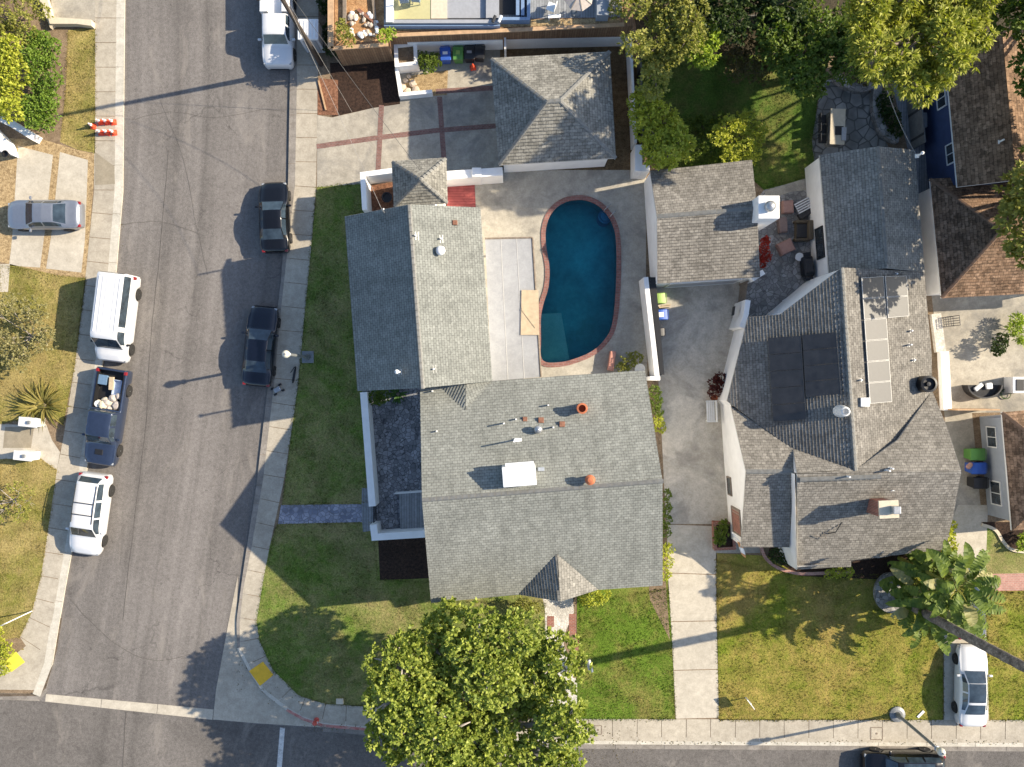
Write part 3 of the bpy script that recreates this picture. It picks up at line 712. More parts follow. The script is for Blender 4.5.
def open_at(h,i,t,z,w,hh,door=False,bars=1,frame=M['trim'],pane=M['darkwin']):
    A,B=h.w[i],h.w[(i+1)%len(h.w)]; p=A.lerp(B,t); e=(B-A).to_2d().normalized(); nn=Vector((e.y,-e.x,0)); p=Vector((p.x,p.y,z))
    ang=math.atan2(e.y,e.x); R_=Matrix.Rotation(ang,4,'Z'); c=p+nn*.03; f=.08; mb=MB()
    for dx,dz,sx,sz in((0,hh/2-f/2,w,f),(0,-hh/2+f/2,w,f),(-w/2+f/2,0,f,hh-2*f),(w/2-f/2,0,f,hh-2*f)): mb.box(c+R_@Vector((dx,0,dz)),(sx,.1,sz),ang)
    for k in range(bars): mb.box(c+R_@Vector((-w/2+(k+1)*w/(bars+1),0,0)),(.05,.08,hh-2*f),ang)
    fr=mb.build('door' if door else 'window',frame,h.root,world=True)
    MB().box(c-nn*.015,(w-f,.06,hh-f),ang).build('door_leaf' if door else 'pane',pane,fr,world=True)
def wall_facing(h,d,n=0):
    d=Vector(d); sc=[]
    for i in range(len(h.w)):
        A,B=h.w[i],h.w[(i+1)%len(h.w)]; e=(B-A).to_2d(); 
        if e.length>1.2: sc.append((Vector((e.y,-e.x)).normalized().dot(d)*1+min(e.length,9)*.02,i))
    return sorted(sc)[-1-n][1]
def caps(h,pts,mat,pitch=.34,r=.12,name='ridge_cap'):
    """overlapping ridge tiles along a 3-D line"""
    mat=M['cap_brown'] if 'brown' in mat.name else M['cap_grey']; mb=MB()
    for A,B in zip(pts[:-1],pts[1:]):
        A=W(*A); B=W(*B); n=max(1,int((B-A).length/pitch)); d=(B-A).normalized(); sd=d.cross(Vector((0,0,1))).normalized()
        for i in range(n):
            p=A.lerp(B,i/n); q=A.lerp(B,(i+1.12)/n)
            c=[]
            for pt,lift in((p,.0),(q,.075)):
                c+=[pt+sd*r+Vector((0,0,-.03+lift)),pt+sd*r*.5+Vector((0,0,.02+lift)),pt-sd*r*.5+Vector((0,0,.02+lift)),pt-sd*r+Vector((0,0,-.03+lift))]
            mb.add(c,[(0,4,5,1),(1,5,6,2),(2,6,7,3),(4,7,6,5)])
    return mb.build(name,mat,h.r,world=True)
def pipe(h,px,py,ht=.45,r=.05,mat=None,flash=.22,name='vent_pipe',cap=None):
    p,n=h.at(px,py); mb=MB().tube([p-Vector((0,0,.1)),p+Vector((0,0,ht))],r,10)
    o=mb.build(name,mat or M['white'],h.r,world=True,smooth=False)
    Rn=n.to_track_quat('Z','Y').to_matrix().to_4x4()
    if flash: MB().box(p+n*.012,(flash,flash,.02),M=Rn).build('flashing',M['trim'] if mat is None else mat,h.r,world=True)
    if cap: MB().lathe([(r*1.9,0),(r*1.9,.06),(0,.14)],p+Vector((0,0,ht+.03)),12).build('vent_cap',cap,h.r,world=True)
    return o
def boxvent(h,px,py,d=(.35,.35,.2),mat=None,name='box_vent',rz=0):
    p,n=h.at(px,py); mb=MB().bev(p+Vector((0,0,d[2]/2-.06)),(d[0],d[1],d[2]+.12),.02,rz)
    return mb.build(name,mat or M['rust'],h.r,world=True)

GS=M['grey_shingle']
# main house -----------------------------------------------------------------
mh=House('grey_roofed_house','two storey white house with a broad grey shingle gable roof beside the pool','house',(540,490))
rW=(422,500,8.5); rE=(662.5,481,8.5); NW=(420,386,5.1); NE=(645,370.5,5.1); SW=(431,602.5,5); SE=(662.5,585,5)
pN=[rW,rE,NE]; pS=[rW,rE,SE]
pyr=(557,555)   # little front gable
mh.roof([(pN,[rW,rE,NE,(560,376),(541,378),(466,383),NW]),
         (pS,[rW,SW,(519,594.5),(557,554),(598,589.5),SE,rE])],GS)
ap=ray_plane(557,554,plane3(pS)); 
def px_of(p): k=S*H/(H-p.z); return (p.x*k+512,383.5-p.y*k)
wl=ray_plane(519,594.5,plane3(pS)); wr=ray_plane(598,589.5,plane3(pS))
gx,gz=(560.5,601.5),ap.z-.05
mh.roof([(None,[(557,554,ap.z+.02),(519,594.5,wl.z+.02),(560.5,601.5,gz)]),(None,[(557,554,ap.z+.02),(560.5,601.5,gz),(598,589.5,wr.z+.02)])],M['tan_shingle_b'],name='gable_roof')
mh.walls([rW,SW,SE,rE,NE,NW],M['stucco'])
# gable wall under the little front gable
A=W(519,594.5,wl.z); B=W(598,589.5,wr.z); C_=W(560.5,601.5,gz); mb=MB()
up=Vector((0,.12,-.2)); mb.add([tuple(A+up),tuple(B+up),tuple(C_+up)],[(0,1,2)]); mb.build('gable_wall',M['stucco'],mh.root,world=True)
caps(mh,[rW,rE],GS)
# small dark cricket where the wing meets the main roof
pq=plane3(pN)
def onp(pl,x,y,dz=0): q=ray_plane(x,y,pl); return (x,y,q.z+dz)
mh.roof([(None,[onp(pq,437,386,.03),onp(pq,465.5,411,.03),(466,384.5,ray_plane(466,384.5,pq).z+.62)]),
         (None,[(466,384.5,ray_plane(466,384.5,pq).z+.62),onp(pq,465.5,411,.03),onp(pq,493,379,.03)])],GS,name='cricket')
for x,y,hh in((437,431,.3),(433,391,.45),(504,423,.7),(514,440,1.3),(516,419,.35),(553,427,.55),(548,405,.4)): pipe(mh,x,y,hh,.045)
boxvent(mh,518,440,(.4,.2,.12),M['white']); boxvent(mh,541,420,(.3,.3,.18)); boxvent(mh,562,424,(.3,.3,.18)); boxvent(mh,525,419,(.25,.25,.15),M['rust'])
p,n=mh.at(538,429); MB().lathe([(.13,-.1),(.13,.25),(.22,.3),(.24,.42),(.17,.55),(0,.6)],p,14).build('turbine_vent',M['steel'],mh.r,world=True,smooth=True)
boxvent(mh,541,469,(.35,.2,.15),M['greywall'])
p,n=mh.at(581,408); MB().lathe([(.26,-.1),(.26,.75),(.3,.78),(.3,.9),(.2,.92),(.2,.5),(0,.5)],p,18).build('clay_chimney',M['terracotta'],mh.r,world=True)
p,n=mh.at(589,478.5); MB().lathe([(.17,-.1),(.17,.5),(.26,.52),(.27,.72),(.14,.82),(0,.84)],p,18).build('round_flue',M['terracotta'],mh.r,world=True,smooth=False)
p,n=mh.at(519,474); ang=math.radians(4.5)
mb=MB().bev(p+Vector((0,0,.5)),(1.75,1.05,1.25),.03,ang); o=mb.build('rooftop_unit',M['white'],mh.r,world=True)
MB().box(p+Vector((.02,.62,.75)),(1.5,.16,.3),ang).build('unit_duct',M['white'],o,world=True)
mh.opening('window',430,560,1.4,1.2); 
i=wall_facing(mh,(0,-1))
for t,z,w,q in((.16,3.7,1.6,1.3),(.38,3.7,1.6,1.3),(.82,3.7,1.8,1.3),(.16,1.4,1.8,1.4),(.36,1.4,1.6,1.4),(.84,1.4,2.2,1.5)): open_at(mh,i,t,z,w,q)
open_at(mh,i,.56,1.07,1.0,2.1,True,0,M['trim'],M['rust'])
i=wall_facing(mh,(1,0))
for t,z in((.3,3.8),(.7,3.8),(.3,1.4)): open_at(mh,i,t,z,1.3,1.1)
# left wing ---------------------------------------------------------------------
rN=(409,204.5,7.9); rS=(422.5,388,7.9); a1=(344.7,216.5,5.2); a2=(357.5,391,5.2); b1=(480,207.5,5.2); b2=(492,381,5.2)
mw=House('pool_wing','tall wing with its ridge running beside the lawn, dark slope to the street','house',(415,300))
mw.roof([(None,[rN,a1,a2,rS]),(None,[rN,rS,b2,b1])],GS)
mw.walls([rN,a1,a2,rS,b2,b1],M['stucco'],.2); caps(mw,[rN,rS],GS,.34,.12)
for x,y,hh in((416,236,.35),(441,239,.3),(434,369,.25)): pipe(mw,x,y,hh,.05,flash=.45)
pipe(mw,400,372,1.3,.06,flash=.3,cap=M['white'])
boxvent(mw,455,223,(.26,.26,.18)); p,n=mw.at(441,251.5); MB().lathe([(.2,-.1),(.2,.3),(.27,.34),(.25,.46),(.12,.55),(0,.56)],p,16).build('turbine_vent',M['white'],mw.r,world=True,smooth=True)
p,n=mw.at(384.5,213); MB().tube([p-Vector((0,0,.2)),p+Vector((0,0,1.0)),p+Vector((.12,0,1.12))],.045,8).build('service_mast',M['steel'],mw.r,world=True)
mast_top=p+Vector((0,0,1.05))
i=wall_facing(mw,(-1,0))
for t in(.2,.5,.8): open_at(mw,i,t,3.6,1.4,1.2); open_at(mw,i,t,1.4,1.4,1.2)
# little hipped tower
tw=House('entry_tower','small tower with a pyramid hip roof between the driveway and the dark wing','tower',(420,185))
ap=(420.5,179.5,5.4); q1,q2,q3,q4=(392,161.5,4.1),(446,158,4.1),(447.5,203,4.1),(394,207,4.1)
tw.roof([(None,[ap,q1,q4]),(None,[ap,q4,q3]),(None,[ap,q3,q2]),(None,[ap,q2,q1])],M['grey_shingle_b']); tw.walls([q1,q2,q3,q4],M['stucco'],.4)
caps(tw,[q1,ap],GS,.3,.1); caps(tw,[q3,ap],GS,.3,.1,); caps(tw,[q4,ap],GS,.3,.1); caps(tw,[q2,ap],GS,.3,.1)
mb=MB().prism(g2([(404,200),(440,200),(440,236),(404,236)]),-.01,3.7); mb.build('shade_link_block',M['stucco'],tw.root,world=True)  # added under the roofs to block a strip of sun on the lawn
# garage one
g1=House('hip_roof_garage','square garage with a grey hip roof and white front wall at the driveway end','garage',(553,110))
r1,r2=(546.5,101.5,5.3),(560,100.5,5.3); c1,c2,c3,c4_=(491,58.5,3.2),(609.5,52,3.2),(615.5,158,3.2),(499,165,3.2)
g1.roof([(None,[r1,c1,c4_]),(None,[r1,r2,c2,c1]),(None,[r2,c3,c2]),(None,[r1,c4_,c3,r2])],M['grey_shingle_b'])
for k in((c1,r1),(r1,r2),(r2,c2),(r2,c3),(c4_,r1)): caps(g1,list(k),GS,.34,.12)
g1.walls([c1,c2,c3,c4_],M['stucco'],.3)
i=wall_facing(g1,(-1,0)); open_at(g1,i,.5,1.1,4.6,2.2,True,0,M['trim'],M['trim'])
# patio cover
pc=House('patio_cover','flat pale grey patio cover with thin seams beside the pool','patio cover',(512,308))
d1,d2,d3,d4=(485,238.5,3.0),(532.5,237.5,2.9),(541,377,2.9),(491.5,381,3.0)
pc.roof([(None,[d1,d2,d3,d4])],M['patiocover'],.16,M['greymat'])
mb=MB()
for a_,b_ in((d1,d2),(d2,d3)): mb.tube([W(*a_)+Vector((0,0,.0)),W(*b_)+Vector((0,0,.0))],.06,6)
mb.build('edge_shadow_trim',M['dirtwood'],pc.r,world=True)  # dark tube added along the edges, standing in for their shadow line
mb=MB()
for t in(.33,.66):
    A=W(*d1).lerp(W(*d2),t); B=W(*d4).lerp(W(*d3),t); mb.tube([A+Vector((0,0,.005)),B+Vector((0,0,.005))],.014,6)
mb.build('seam',M['fascia'],pc.r,world=True)
for (x,y) in((531.5,240),(536,308),(539.5,374)):
    p=W(x,y,2.8); MB().box((p.x,p.y,1.38),(.12,.12,2.76)).build('post',M['white'],pc.root,world=True)
# garage two
g2_=House('gabled_garage','mottled brown grey gable roof garage with a white end wall facing the pool','garage',(703,222))
e1,e2=(657,216.5,4.2),(757,208.5,4.2); k1,k2,k3,k4=(650,171,2.8),(752,160,2.8),(760,277,2.8),(657.5,283.5,2.8)
g2_.roof([(None,[e1,e2,k2,k1]),(None,[e1,k4,k3,e2])],M['tan_shingle'])
g2_.walls([e1,k1,k2,e2,k3,k4],M['stucco'],.05); caps(g2_,[e1,e2],M['tan_shingle'],.3,.13)
p=W(769,207,5.3); ch=MB().bev((p.x,p.y,2.65),(1.2,1.3,5.3),.03).build('chimney',M['stucco'],g2_.r,world=True)
MB().lathe([(.2,5.3),(.32,5.45),(.3,5.65),(.12,5.78),(0,5.79)],(p.x,p.y,0),16).build('chimney_cap',M['steel'],ch,world=True,smooth=True)
i=wall_facing(g2_,(0,-1)); open_at(g2_,i,.5,1.1,4.4,2.2,True,0,M['trim'],M['greymat'])
# east house
TS=M['tan_shingle']; TB=M['tan_shingle_b']
eh=House('rambling_grey_house','rambling white house under many tan grey shingle roofs with solar panels','house',(850,430))
A1=[(878,146,4.6),(887,270,4.6),(829,274,2.9)]; A2=[(878,146,4.6),(887,270,4.6),(924,272,2.9)]
B1,B2=(842,267.5,6.0),(855.5,470,6.0)
pBW=[B1,B2,(727,401,2.9)]; pBE=[B1,B2,(924,272,2.9)]
W1,W2=(746,471.5,5.35),(793,471.5,5.35)
pWN=[W1,W2,(731,406,2.9)]; pWS=[W1,W2,(741,547,2.9)]
E1,E2=(797,474,6.1),(961,471.5,6.1)
pES=[E1,E2,(945,549,2.9)]; pEN=[E1,E2,(932,391,2.9)]
eh.roof([(pBW,[B1,(780,314.5),(748,317),(727,401),(768,431),(793,449),B2]),
         (pBE,[B1,B2,(898,440),(932,391),(931,352),(924,272)]),
         (pEN,[(797,473.6,6.08),(855.5,470,5.99),(898,440),(932,391),(948,430),E2]),
         (pES,[E1,E2,(953,516),(945,549),(851,560),(851,566.5),(798,569)]),
         (pWN,[W1,(731,406),(768,431),(793,449),W2]),
         (None,[(793,449,4.54),(855.5,470.2,5.98),(797,473.4,6.06)]),
         (pWS,[W1,(741,547),(789,547),W2])],TS,.16)
eh.walls([B1,(780,314.5,ray_plane(780,314.5,plane3(pBW)).z),(748,317,2.9),(727,401,2.9),(731,406,2.9),W1,(741,547,2.9),(789,547,2.9),(798,569,2.9),(851,566,2.9),(945,549,2.9),(953,516,3.6),E2,(948,430,4),(932,391,2.9),(924,272,2.9)],M['stucco'],.06)
caps(eh,[W1,W2],TS,.3,.13); caps(eh,[(800,479.5,6.1),(880,476.5,6.1)],TS,.3,.13); caps(eh,[B1,B2],TS,.3,.12)
# step wall between the lower and the taller roof
mb=MB(); P0=W(795,472,6.0); P1=W(788,548,2.7); P2=W(797,570,2.8)
mb.add([tuple(P0),tuple(W(789,547,2.6)),tuple(P2),(P2.x,P2.y,.0),(W(789,547,2.6).x,W(789,547,2.6).y,.0)],[(0,1,4,3,2)])
q0=W(796,474,6.0); q1=W(797,569,2.8); mb.add([(q0.x-.06,q0.y,6.0),(q1.x-.06,q1.y,2.82),(q1.x-.06,q1.y,2.3),(q0.x-.06,q0.y,4.8)],[(0,1,2,3)]); a_,b_=W(793,449,4.5),W(797,473.4,6.0); mb.add([tuple(a_),tuple(b_),(b_.x,b_.y,4.6),(a_.x,a_.y,4.3)],[(0,1,2,3)]); mb.build('step_wall',M['stucco'],eh.root,world=True)
en=House('north_wing','low wing with a blue grey gable roof above the shaded rear patio','house',(868,210))
en.roof([(A1,[(878,146.5),(819.5,155),(829,274.5),(887,268)]),(A2,[(878,146.5),(887,268),(924,272),(914.5,150)])],TB)
en.walls([(878,146.5,4.6),(819.5,155,2.9),(829,280,2.9),(924,274,2.9),(914.5,150,2.9)],M['stucco'],.08); caps(en,[(878,146.5,4.6),(886.5,262,4.6)],TB,.3,.12)
en.opening('window',820.5,243,1.9,1.3,M['black'],bars=1)
eh.opening('window',730,486,1.15,.95,M['dirtwood'],bars=0)
o=eh.opening('brick_panel',737,521,1.6,2.0,M['dirtwood'],M['brick'],0)
pipe(en,917,156,.6,.05,cap=M['white'])
# solar panels: lifted off the slope
def panels(h,pl,quad,nx,ny,lift=.14,sheet='panel'):
    qs=[np.array(q,float) for q in quad]
    P=lambda u,v: ray_plane(*((qs[0]*(1-u)+qs[1]*u)*(1-v)+(qs[3]*(1-u)+qs[2]*u)*v),pl)
    nrm=pl[1] if pl[1].z>0 else -pl[1]
    for i in range(nx):
        for j in range(ny):
            g=.012
            c=[P((i+g)/nx,(j+g)/ny),P((i+1-g)/nx,(j+g)/ny),P((i+1-g)/nx,(j+1-g)/ny),P((i+g)/nx,(j+1-g)/ny)]
            c=[p+nrm*lift for p in c]; m_=sum(c,Vector())/4
            mb=MB(); ins=[p.lerp(m_,.035) for p in c]; lo=[p-nrm*.05 for p in c]
            mb.add(c+lo+ins,[(0,1,9,8),(1,2,10,9),(2,3,11,10),(3,0,8,11),(0,4,5,1),(1,5,6,2),(2,6,7,3),(3,7,4,0),(4,7,6,5)])
            fr=mb.build('solar_panel',M['panelframe' if sheet=='panel' else 'fascia'],h.r,world=True)
            MB().add([p-nrm*.006 for p in ins],[(0,1,2,3)]).build('cell_sheet',M[sheet],fr,world=True)
pl=plane3(pBW); panels(eh,pl,[(768,338),(802,335.5),(807,419),(773.5,421.5)],1,5,.22); panels(eh,pl,[(802.5,335),(837,332),(842,394),(806,397)],1,4,.22)
pl=plane3(pBE); panels(eh,pl,[(858.5,278),(881,276.5),(889.5,402),(867,404)],1,6,.2,'panelsheen'); panels(eh,pl,[(882,276.5),(904,276),(906.5,316.5),(885,318.5)],1,2,.2,'panelsheen')
# chimney of the east house
p,n=eh.at(876,505)
ch=MB().bev(p+Vector((0,0,.55)),(.95,.85,2.2),.02,math.radians(3)).build('chimney',M['brick'],eh.r,world=True)
MB().box(p+Vector((0,0,1.68)),(1.08,.98,.12),math.radians(3)).build('chimney_crown',M['sand'],ch,world=True)
MB().bev(p+Vector((.28,0,1.95)),(.42,.42,.42),.04).build('chimney_cap',M['steel'],ch,world=True)
for x,y,hh in((893,490,.05),(846,476,.6),(886,470,.55),(890,468,.45),(908,345,.5),(910,331,.35),(860,380,.3),(896,274,.2),(913,360,.3)): pipe(eh,x,y,hh,.05)
boxvent(eh,863,402,(.5,.5,.35),M['white'])
p,n=eh.at(840,411); mb=MB(); mb.lathe([(.36,-.2),(.34,.3),(.26,.85),(.18,.9),(.16,.7),(0,.7)],p,16); mb.build('cone_flue',M['trim'],eh.r,world=True)
p,n=eh.at(922,384); MB().lathe([(.48,-.3),(.48,.9),(.36,.93),(.34,.75),(.14,.72),(.12,.86),(0,.87)],p,24).build('drum_flue',M['black'],eh.r,world=True)
p,n=eh.at(828,533); MB().tube([p+n*.03,p+n*.35+Vector((.3,.3,.1)),p+n*.2+Vector((.75,1.0,.3))],.03,6).build('antenna_arm',M['black'],eh.r,world=True)
MB().tube([p+Vector((-1.3,.1,.02))+n*.05,p+Vector((-.5,.5,.1))+n*.05,p+Vector((-.1,-.3,0))+n*.05,p+Vector((-.8,-.1,.05))+n*.05],.02,6).build('antenna_cable',M['dirtwood'],eh.r,world=True)
i=wall_facing(eh,(0,-1)); open_at(eh,i,.5,1.5,1.8,1.3)
# houses along the right edge
BS,BB=M['brown_shingle'],M['brown_shingle_b']
bh=House('navy_house','navy blue house under a brown shingle roof by the tall yellow green tree','house',(990,110))
t1,t2,t3,t4,t5=(943,30,4.1),(957.5,187,4.1),(1002,30,5.9),(1016,180,5.9),(1090,175,4.1)
bh.roof([(None,[t1,t2,t4,t3]),(None,[t3,t4,(1085,172,3.9),(1072,28,3.9)])],BB,trim=M['trim'])
bh.walls([t1,t2,t4,(1085,172,3.9),(1072,28,3.9),t3],M['bluewall'],.35); bh.opening('window',952.5,153,1.2,1.3); bh.opening('window',942,98,1.2,1.1)
pipe(bh,999,142,.5,.05)
b=bh.wallseg(925,121)
if b: MB().bev(b[1]+b[3]*.25,(.5,.9,.7),.04).build('meter_box',M['greywall'],bh.root,world=True)
nh=House('brown_hip_house','white walled house under a brown hip roof partly in tree shade','house',(985,240))
h1,h2,h3,h4,hp,hq=(930,179,2.7),(941.5,298,2.7),(1095,290,2.7),(1090,170,2.7),(1002,230,4.7),(1040,228,4.7)
nh.roof([(None,[hp,h1,h2]),(None,[hp,h2,h3,hq]),(None,[hq,h3,h4]),(None,[hp,hq,h4,h1])],BS,trim=M['trim']); nh.walls([h1,h2,h3,h4],M['stucco'],.38)
caps(nh,[h2,hp],BS,.3,.12); caps(nh,[h1,hp],BS,.3,.12)
gh=House('grey_stucco_house','blue grey stucco house with white framed windows and a terracotta brown roof','house',(1020,470))
j1,j2,j3,j4=(1002,412.5,3.3),(1012,530.5,3.3),(1110,522,3.3),(1100,404,3.3)
gh.roof([(None,[(1048,448,5.2),j1,j2,(1056,490,5.2)]),(None,[(1048,448,5.2),(1056,490,5.2),j3,j4]),(None,[(1048,448,5.2),j4,j1]),(None,[(1056,490,5.2),j2,j3])],BB,trim=M['trim'])
gh.walls([j1,j2,j3,j4],M['greywall'],.4); caps(gh,[j1,(1048,448,5.2)],BB,.3,.12)
gh.opening('window',992.5,437,1.3,1.1); gh.opening('window',996.5,493,1.5,1.2)
# ---------------------------------------------------------------- vehicles
STY={
'sedan':dict(zr=[(0,.52),(.02,.66),(.10,.80),(.25,.95),(.285,.98),(.43,-.05),(.55,0),(.68,-.05),(.83,1.10),(.86,1.07),(.96,1.02),(.985,.9),(1,.7)],
 belt=[(0,.48),(.03,.6),(.1,.73),(.27,.9),(.5,.94),(.85,.99),(.96,.94),(1,.65)],
 wr=[(0,.60),(.05,.74),(.25,.80),(.29,.79),(.44,.64),(.68,.63),(.84,.76),(.96,.76),(1,.66)],
 w=[(0,.70),(.02,.82),(.06,.92),(.13,.98),(.3,1),(.75,1),(.92,.96),(.98,.86),(1,.76)],
 ws=(.295,.425),rw=(.69,.825),side=(.335,.77),pil=[(.535,.555)],axle=(.19,.79),R=.325),
'suv':dict(zr=[(0,.62),(.02,.82),(.08,.98),(.2,1.10),(.235,1.13),(.36,-.06),(.48,0),(.82,-.04),(.90,-.12),(.965,1.18),(.985,1.05),(1,.75)],
 belt=[(0,.55),(.03,.75),(.1,.92),(.24,1.04),(.5,1.06),(.9,1.12),(.97,1.05),(1,.7)],
 wr=[(0,.62),(.05,.76),(.2,.82),(.24,.82),(.37,.70),(.85,.67),(.93,.68),(.97,.76),(1,.7)],
 w=[(0,.74),(.02,.85),(.06,.94),(.13,.99),(.3,1),(.8,1),(.95,.95),(1,.82)],
 ws=(.245,.355),rw=(.905,.96),side=(.29,.90),pil=[(.475,.495),(.68,.705)],axle=(.185,.80),R=.36),
'van':dict(zr=[(0,.68),(.015,.95),(.07,1.10),(.13,1.18),(.145,1.2),(.255,-.08),(.30,0),(.96,0),(.985,-.06),(1,-.35)],
 belt=[(0,.6),(.02,.85),(.12,1.08),(.2,1.14),(.5,1.16),(1,1.16)],
 wr=[(0,.70),(.04,.80),(.13,.84),(.26,.80),(.32,.80),(.96,.80),(1,.78)],
 w=[(0,.80),(.015,.88),(.06,.96),(.12,1),(.96,1),(1,.96)],
 ws=(.15,.25),rw=(.988,.999),side=(.20,.97),pil=[(.345,.40)],axle=(.16,.80),R=.36),
'pickup':dict(zr=[(0,.75),(.015,1.0),(.06,1.08),(.20,1.16),(.225,1.18),(.315,-.05),(.38,0),(.545,-.02),(.562,-.1),(.572,1.18),(1,1.18)],
 belt=[(0,.65),(.02,.92),(.1,1.03),(.24,1.10),(.5,1.12),(.57,1.15),(1,1.15)],
 wr=[(0,.72),(.05,.80),(.2,.84),(.23,.84),(.32,.74),(.55,.74),(.575,.93),(1,.93)],
 w=[(0,.82),(.015,.9),(.06,.97),(.12,1),(.96,1),(1,.96)],
 ws=(.235,.31),rw=(.552,.57),side=(.27,.545),pil=[(.41,.43)],axle=(.165,.79),R=.38)}
def vehicle(name,label,cat,px,heading,L,Wd,Ht,style,paint,rim='rim',roof_rack=False,glass_roof=None,bed=False,ribs=0):
    """body lofted along its length; the heading is the compass angle of the nose in the picture, degrees left of up"""
    st=STY[style]; root=thing(name,label,cat,W(px[0],px[1],0)+Vector((0,0,px[2])),math.radians(heading))
    f=lambda key,s: np.interp(s,[a for a,_ in st[key]],[ (b if b>.2 or key!='zr' else Ht+b) for _,b in st[key]])
    cuts=set(np.round(np.linspace(0,1,57),4))
    for a in(st['ws'],st['rw'],st['side'],*st['pil']): cuts|={a[0],a[1]}
    cuts|={.008,.02,.985,.992}
    ax=[a for a in st['axle']]; Rw=st['R']; Ra=Rw+.06
    if bed: cuts|={.585,.982}
    ss=sorted(cuts); hw=Wd/2; rows=[]
    for s in ss:
        zr=f('zr',s); be=min(f('belt',s),zr-.02); w=f('w',s)*hw; wr=f('wr',s)*hw; y=L/2-s*L
        zb=.24
        for a in ax:
            d=abs(s-a)*L
            if d<Ra: zb=max(zb,Rw+math.sqrt(Ra*Ra-d*d))
        if s<.02 or s>.985: zb=max(zb,.34)
        zb=min(zb,be-.06)
        half=[(w-.05,zb),(w-.01,zb+(be-zb)*.3),(w,zb+(be-zb)*.6),(w-.015,be-.06 if be-zb>.15 else zb+(be-zb)*.8),(w-.05,be)]
        x4,z4=half[-1]; zt=max(zr-.05,be+.005)
        for t in(.33,.66): half.append((x4+(wr-x4)*t,z4+(zt-z4)*t))
        half+= [(wr,zt),(wr-.06,zr-.012),(wr*.55,zr+.015),(0,zr+.028)]
        full=half+[(-x,z) for x,z in half[-2::-1]]
        rows.append([(x,y,z) for x,z in full])
    nP=len(rows[0]); V=[p for r in rows for p in r]
    groups={}
    inr=lambda s,a:a[0]-1e-6<=s<=a[1]+1e-6
    for i in range(len(ss)-1):
        sm=(ss[i]+ss[i+1])/2
        for k in range(nP-1):
            kk=k if k<10 else nP-2-k
            key='body'
            if kk in(8,9) and inr(sm,st['ws']): key='windshield'
            elif kk in(8,9) and inr(sm,st['rw']): key='rear_window'
            elif kk in(5,6) and inr(sm,st['side']) and not any(inr(sm,p) for p in st['pil']): key='sideL' if k>=10 else 'sideR'
            elif glass_roof and kk in(8,9) and inr(sm,glass_roof): key='sunroof'
            elif bed and kk in(8,9) and .585<sm<.982: continue
            groups.setdefault(key,[]).append((i*nP+k,i*nP+k+1,(i+1)*nP+k+1,(i+1)*nP+k))
    groups['body'].append(tuple(range(nP))[::-1]); groups['body'].append(tuple((len(ss)-1)*nP+k for k in range(nP)))
    def emit(key,nm,mat):
        if key not in groups: return None
        used=sorted({i for q in groups[key] for i in q}); mp={u:i for i,u in enumerate(used)}
        mb=MB().add([V[u] for u in used],[[mp[i] for i in q] for q in groups[key]])
        return mb.build(nm,mat,root,smooth=True)
    body=emit('body','body',M[paint])
    body.data.polygons.foreach_set('use_smooth',[len(p.vertices)<8 for p in body.data.polygons])
    g=M['carglass']
    emit('windshield','windshield',g); emit('rear_window','rear_window',g); emit('sideL','side_window',g); emit('sideR','side_window',g); emit('sunroof','sunroof',g)
    for sx in(-1,1):
        for a in ax:
            y=L/2-a*L; x=sx*(hw-.10)
            mb=MB().lathe([(Rw*.62,-.11),(Rw*.93,-.115),(Rw,-.07),(Rw,.07),(Rw*.93,.115),(Rw*.62,.11)],(x,y,Rw),22,axis='X')
            t=mb.build('wheel',M['rubber'],root)
            mb=MB().lathe([(Rw*.64,-.10),(Rw*.60,.085),(Rw*.56,.06)] if sx>0 else [(Rw*.64,.10),(Rw*.60,-.085),(Rw*.56,-.06)],(x,y,Rw),22,axis='X')
            for q in range(5):
                an=q*2*math.pi/5+.3
                mb.box((x+sx*.085,y+math.cos(an)*Rw*.32,Rw+math.sin(an)*Rw*.32),(.03,Rw*.56,.07),M=Matrix.Rotation(an,4,'X'))
            mb.lathe([(0,-.02),(.07,-.02),(.07,.02),(0,.03)] if sx>0 else [(0,.02),(.07,.02),(.07,-.02),(0,-.03)],(x+sx*.085,y,Rw),12,axis='X')
            mb.build('rim',M[rim],t)
            MB().lathe([(0,0),(Rw*.6,0),(Rw*.6,sx*.02)],(x,y,Rw),16,axis='X').build('brake_disc',M['black'],t)
        z=f('belt',.03); x=f('w',.03)*hw
        MB().bev((sx*(x-.13),L/2-.035*L,z-.03),(.24,.2,.11),.04).build('headlight',M['headlamp'],root)
        z=f('belt',.97); x=f('w',.97)*hw
        MB().bev((sx*(x-.10),-L/2+.03*L,z-.05),(.2,.22,.2 if style!='van' else .4),.04).build('tail_light',M['taillamp'],root)
        s0=st['ws'][0]+.05; zb=f('belt',s0); xb=f('w',s0)*hw
        MB().bev((sx*(xb+.09),L/2-s0*L-.05,zb+.06),(.22,.13,.14),.04).build('mirror',M[paint] if style!='van' else M['black'],root)
    MB().bev((0,L/2-.015,.36),(Wd*.62,.06,.16),.02).build('grille',M['black'],root)
    MB().box((0,0,.3),(Wd*.86,L*.9,.12)).build('underbody',M['black'],root)
    if roof_rack:
        mb=MB(); wr=f('wr',.6)*hw
        for sx in(-1,1): mb.tube([(sx*(wr-.06),L*(.5-.42),Ht+.0),(sx*(wr-.06),L*(.5-.6),Ht+.05),(sx*(wr-.06),L*(.5-.88),Ht-.03)],.025,6)
        for t in(.52,.66): mb.tube([(-wr+.06,L*(.5-t),Ht+.07),(wr-.06,L*(.5-t),Ht+.07)],.028,6)
        mb.build('roof_rack',M['black'],root)
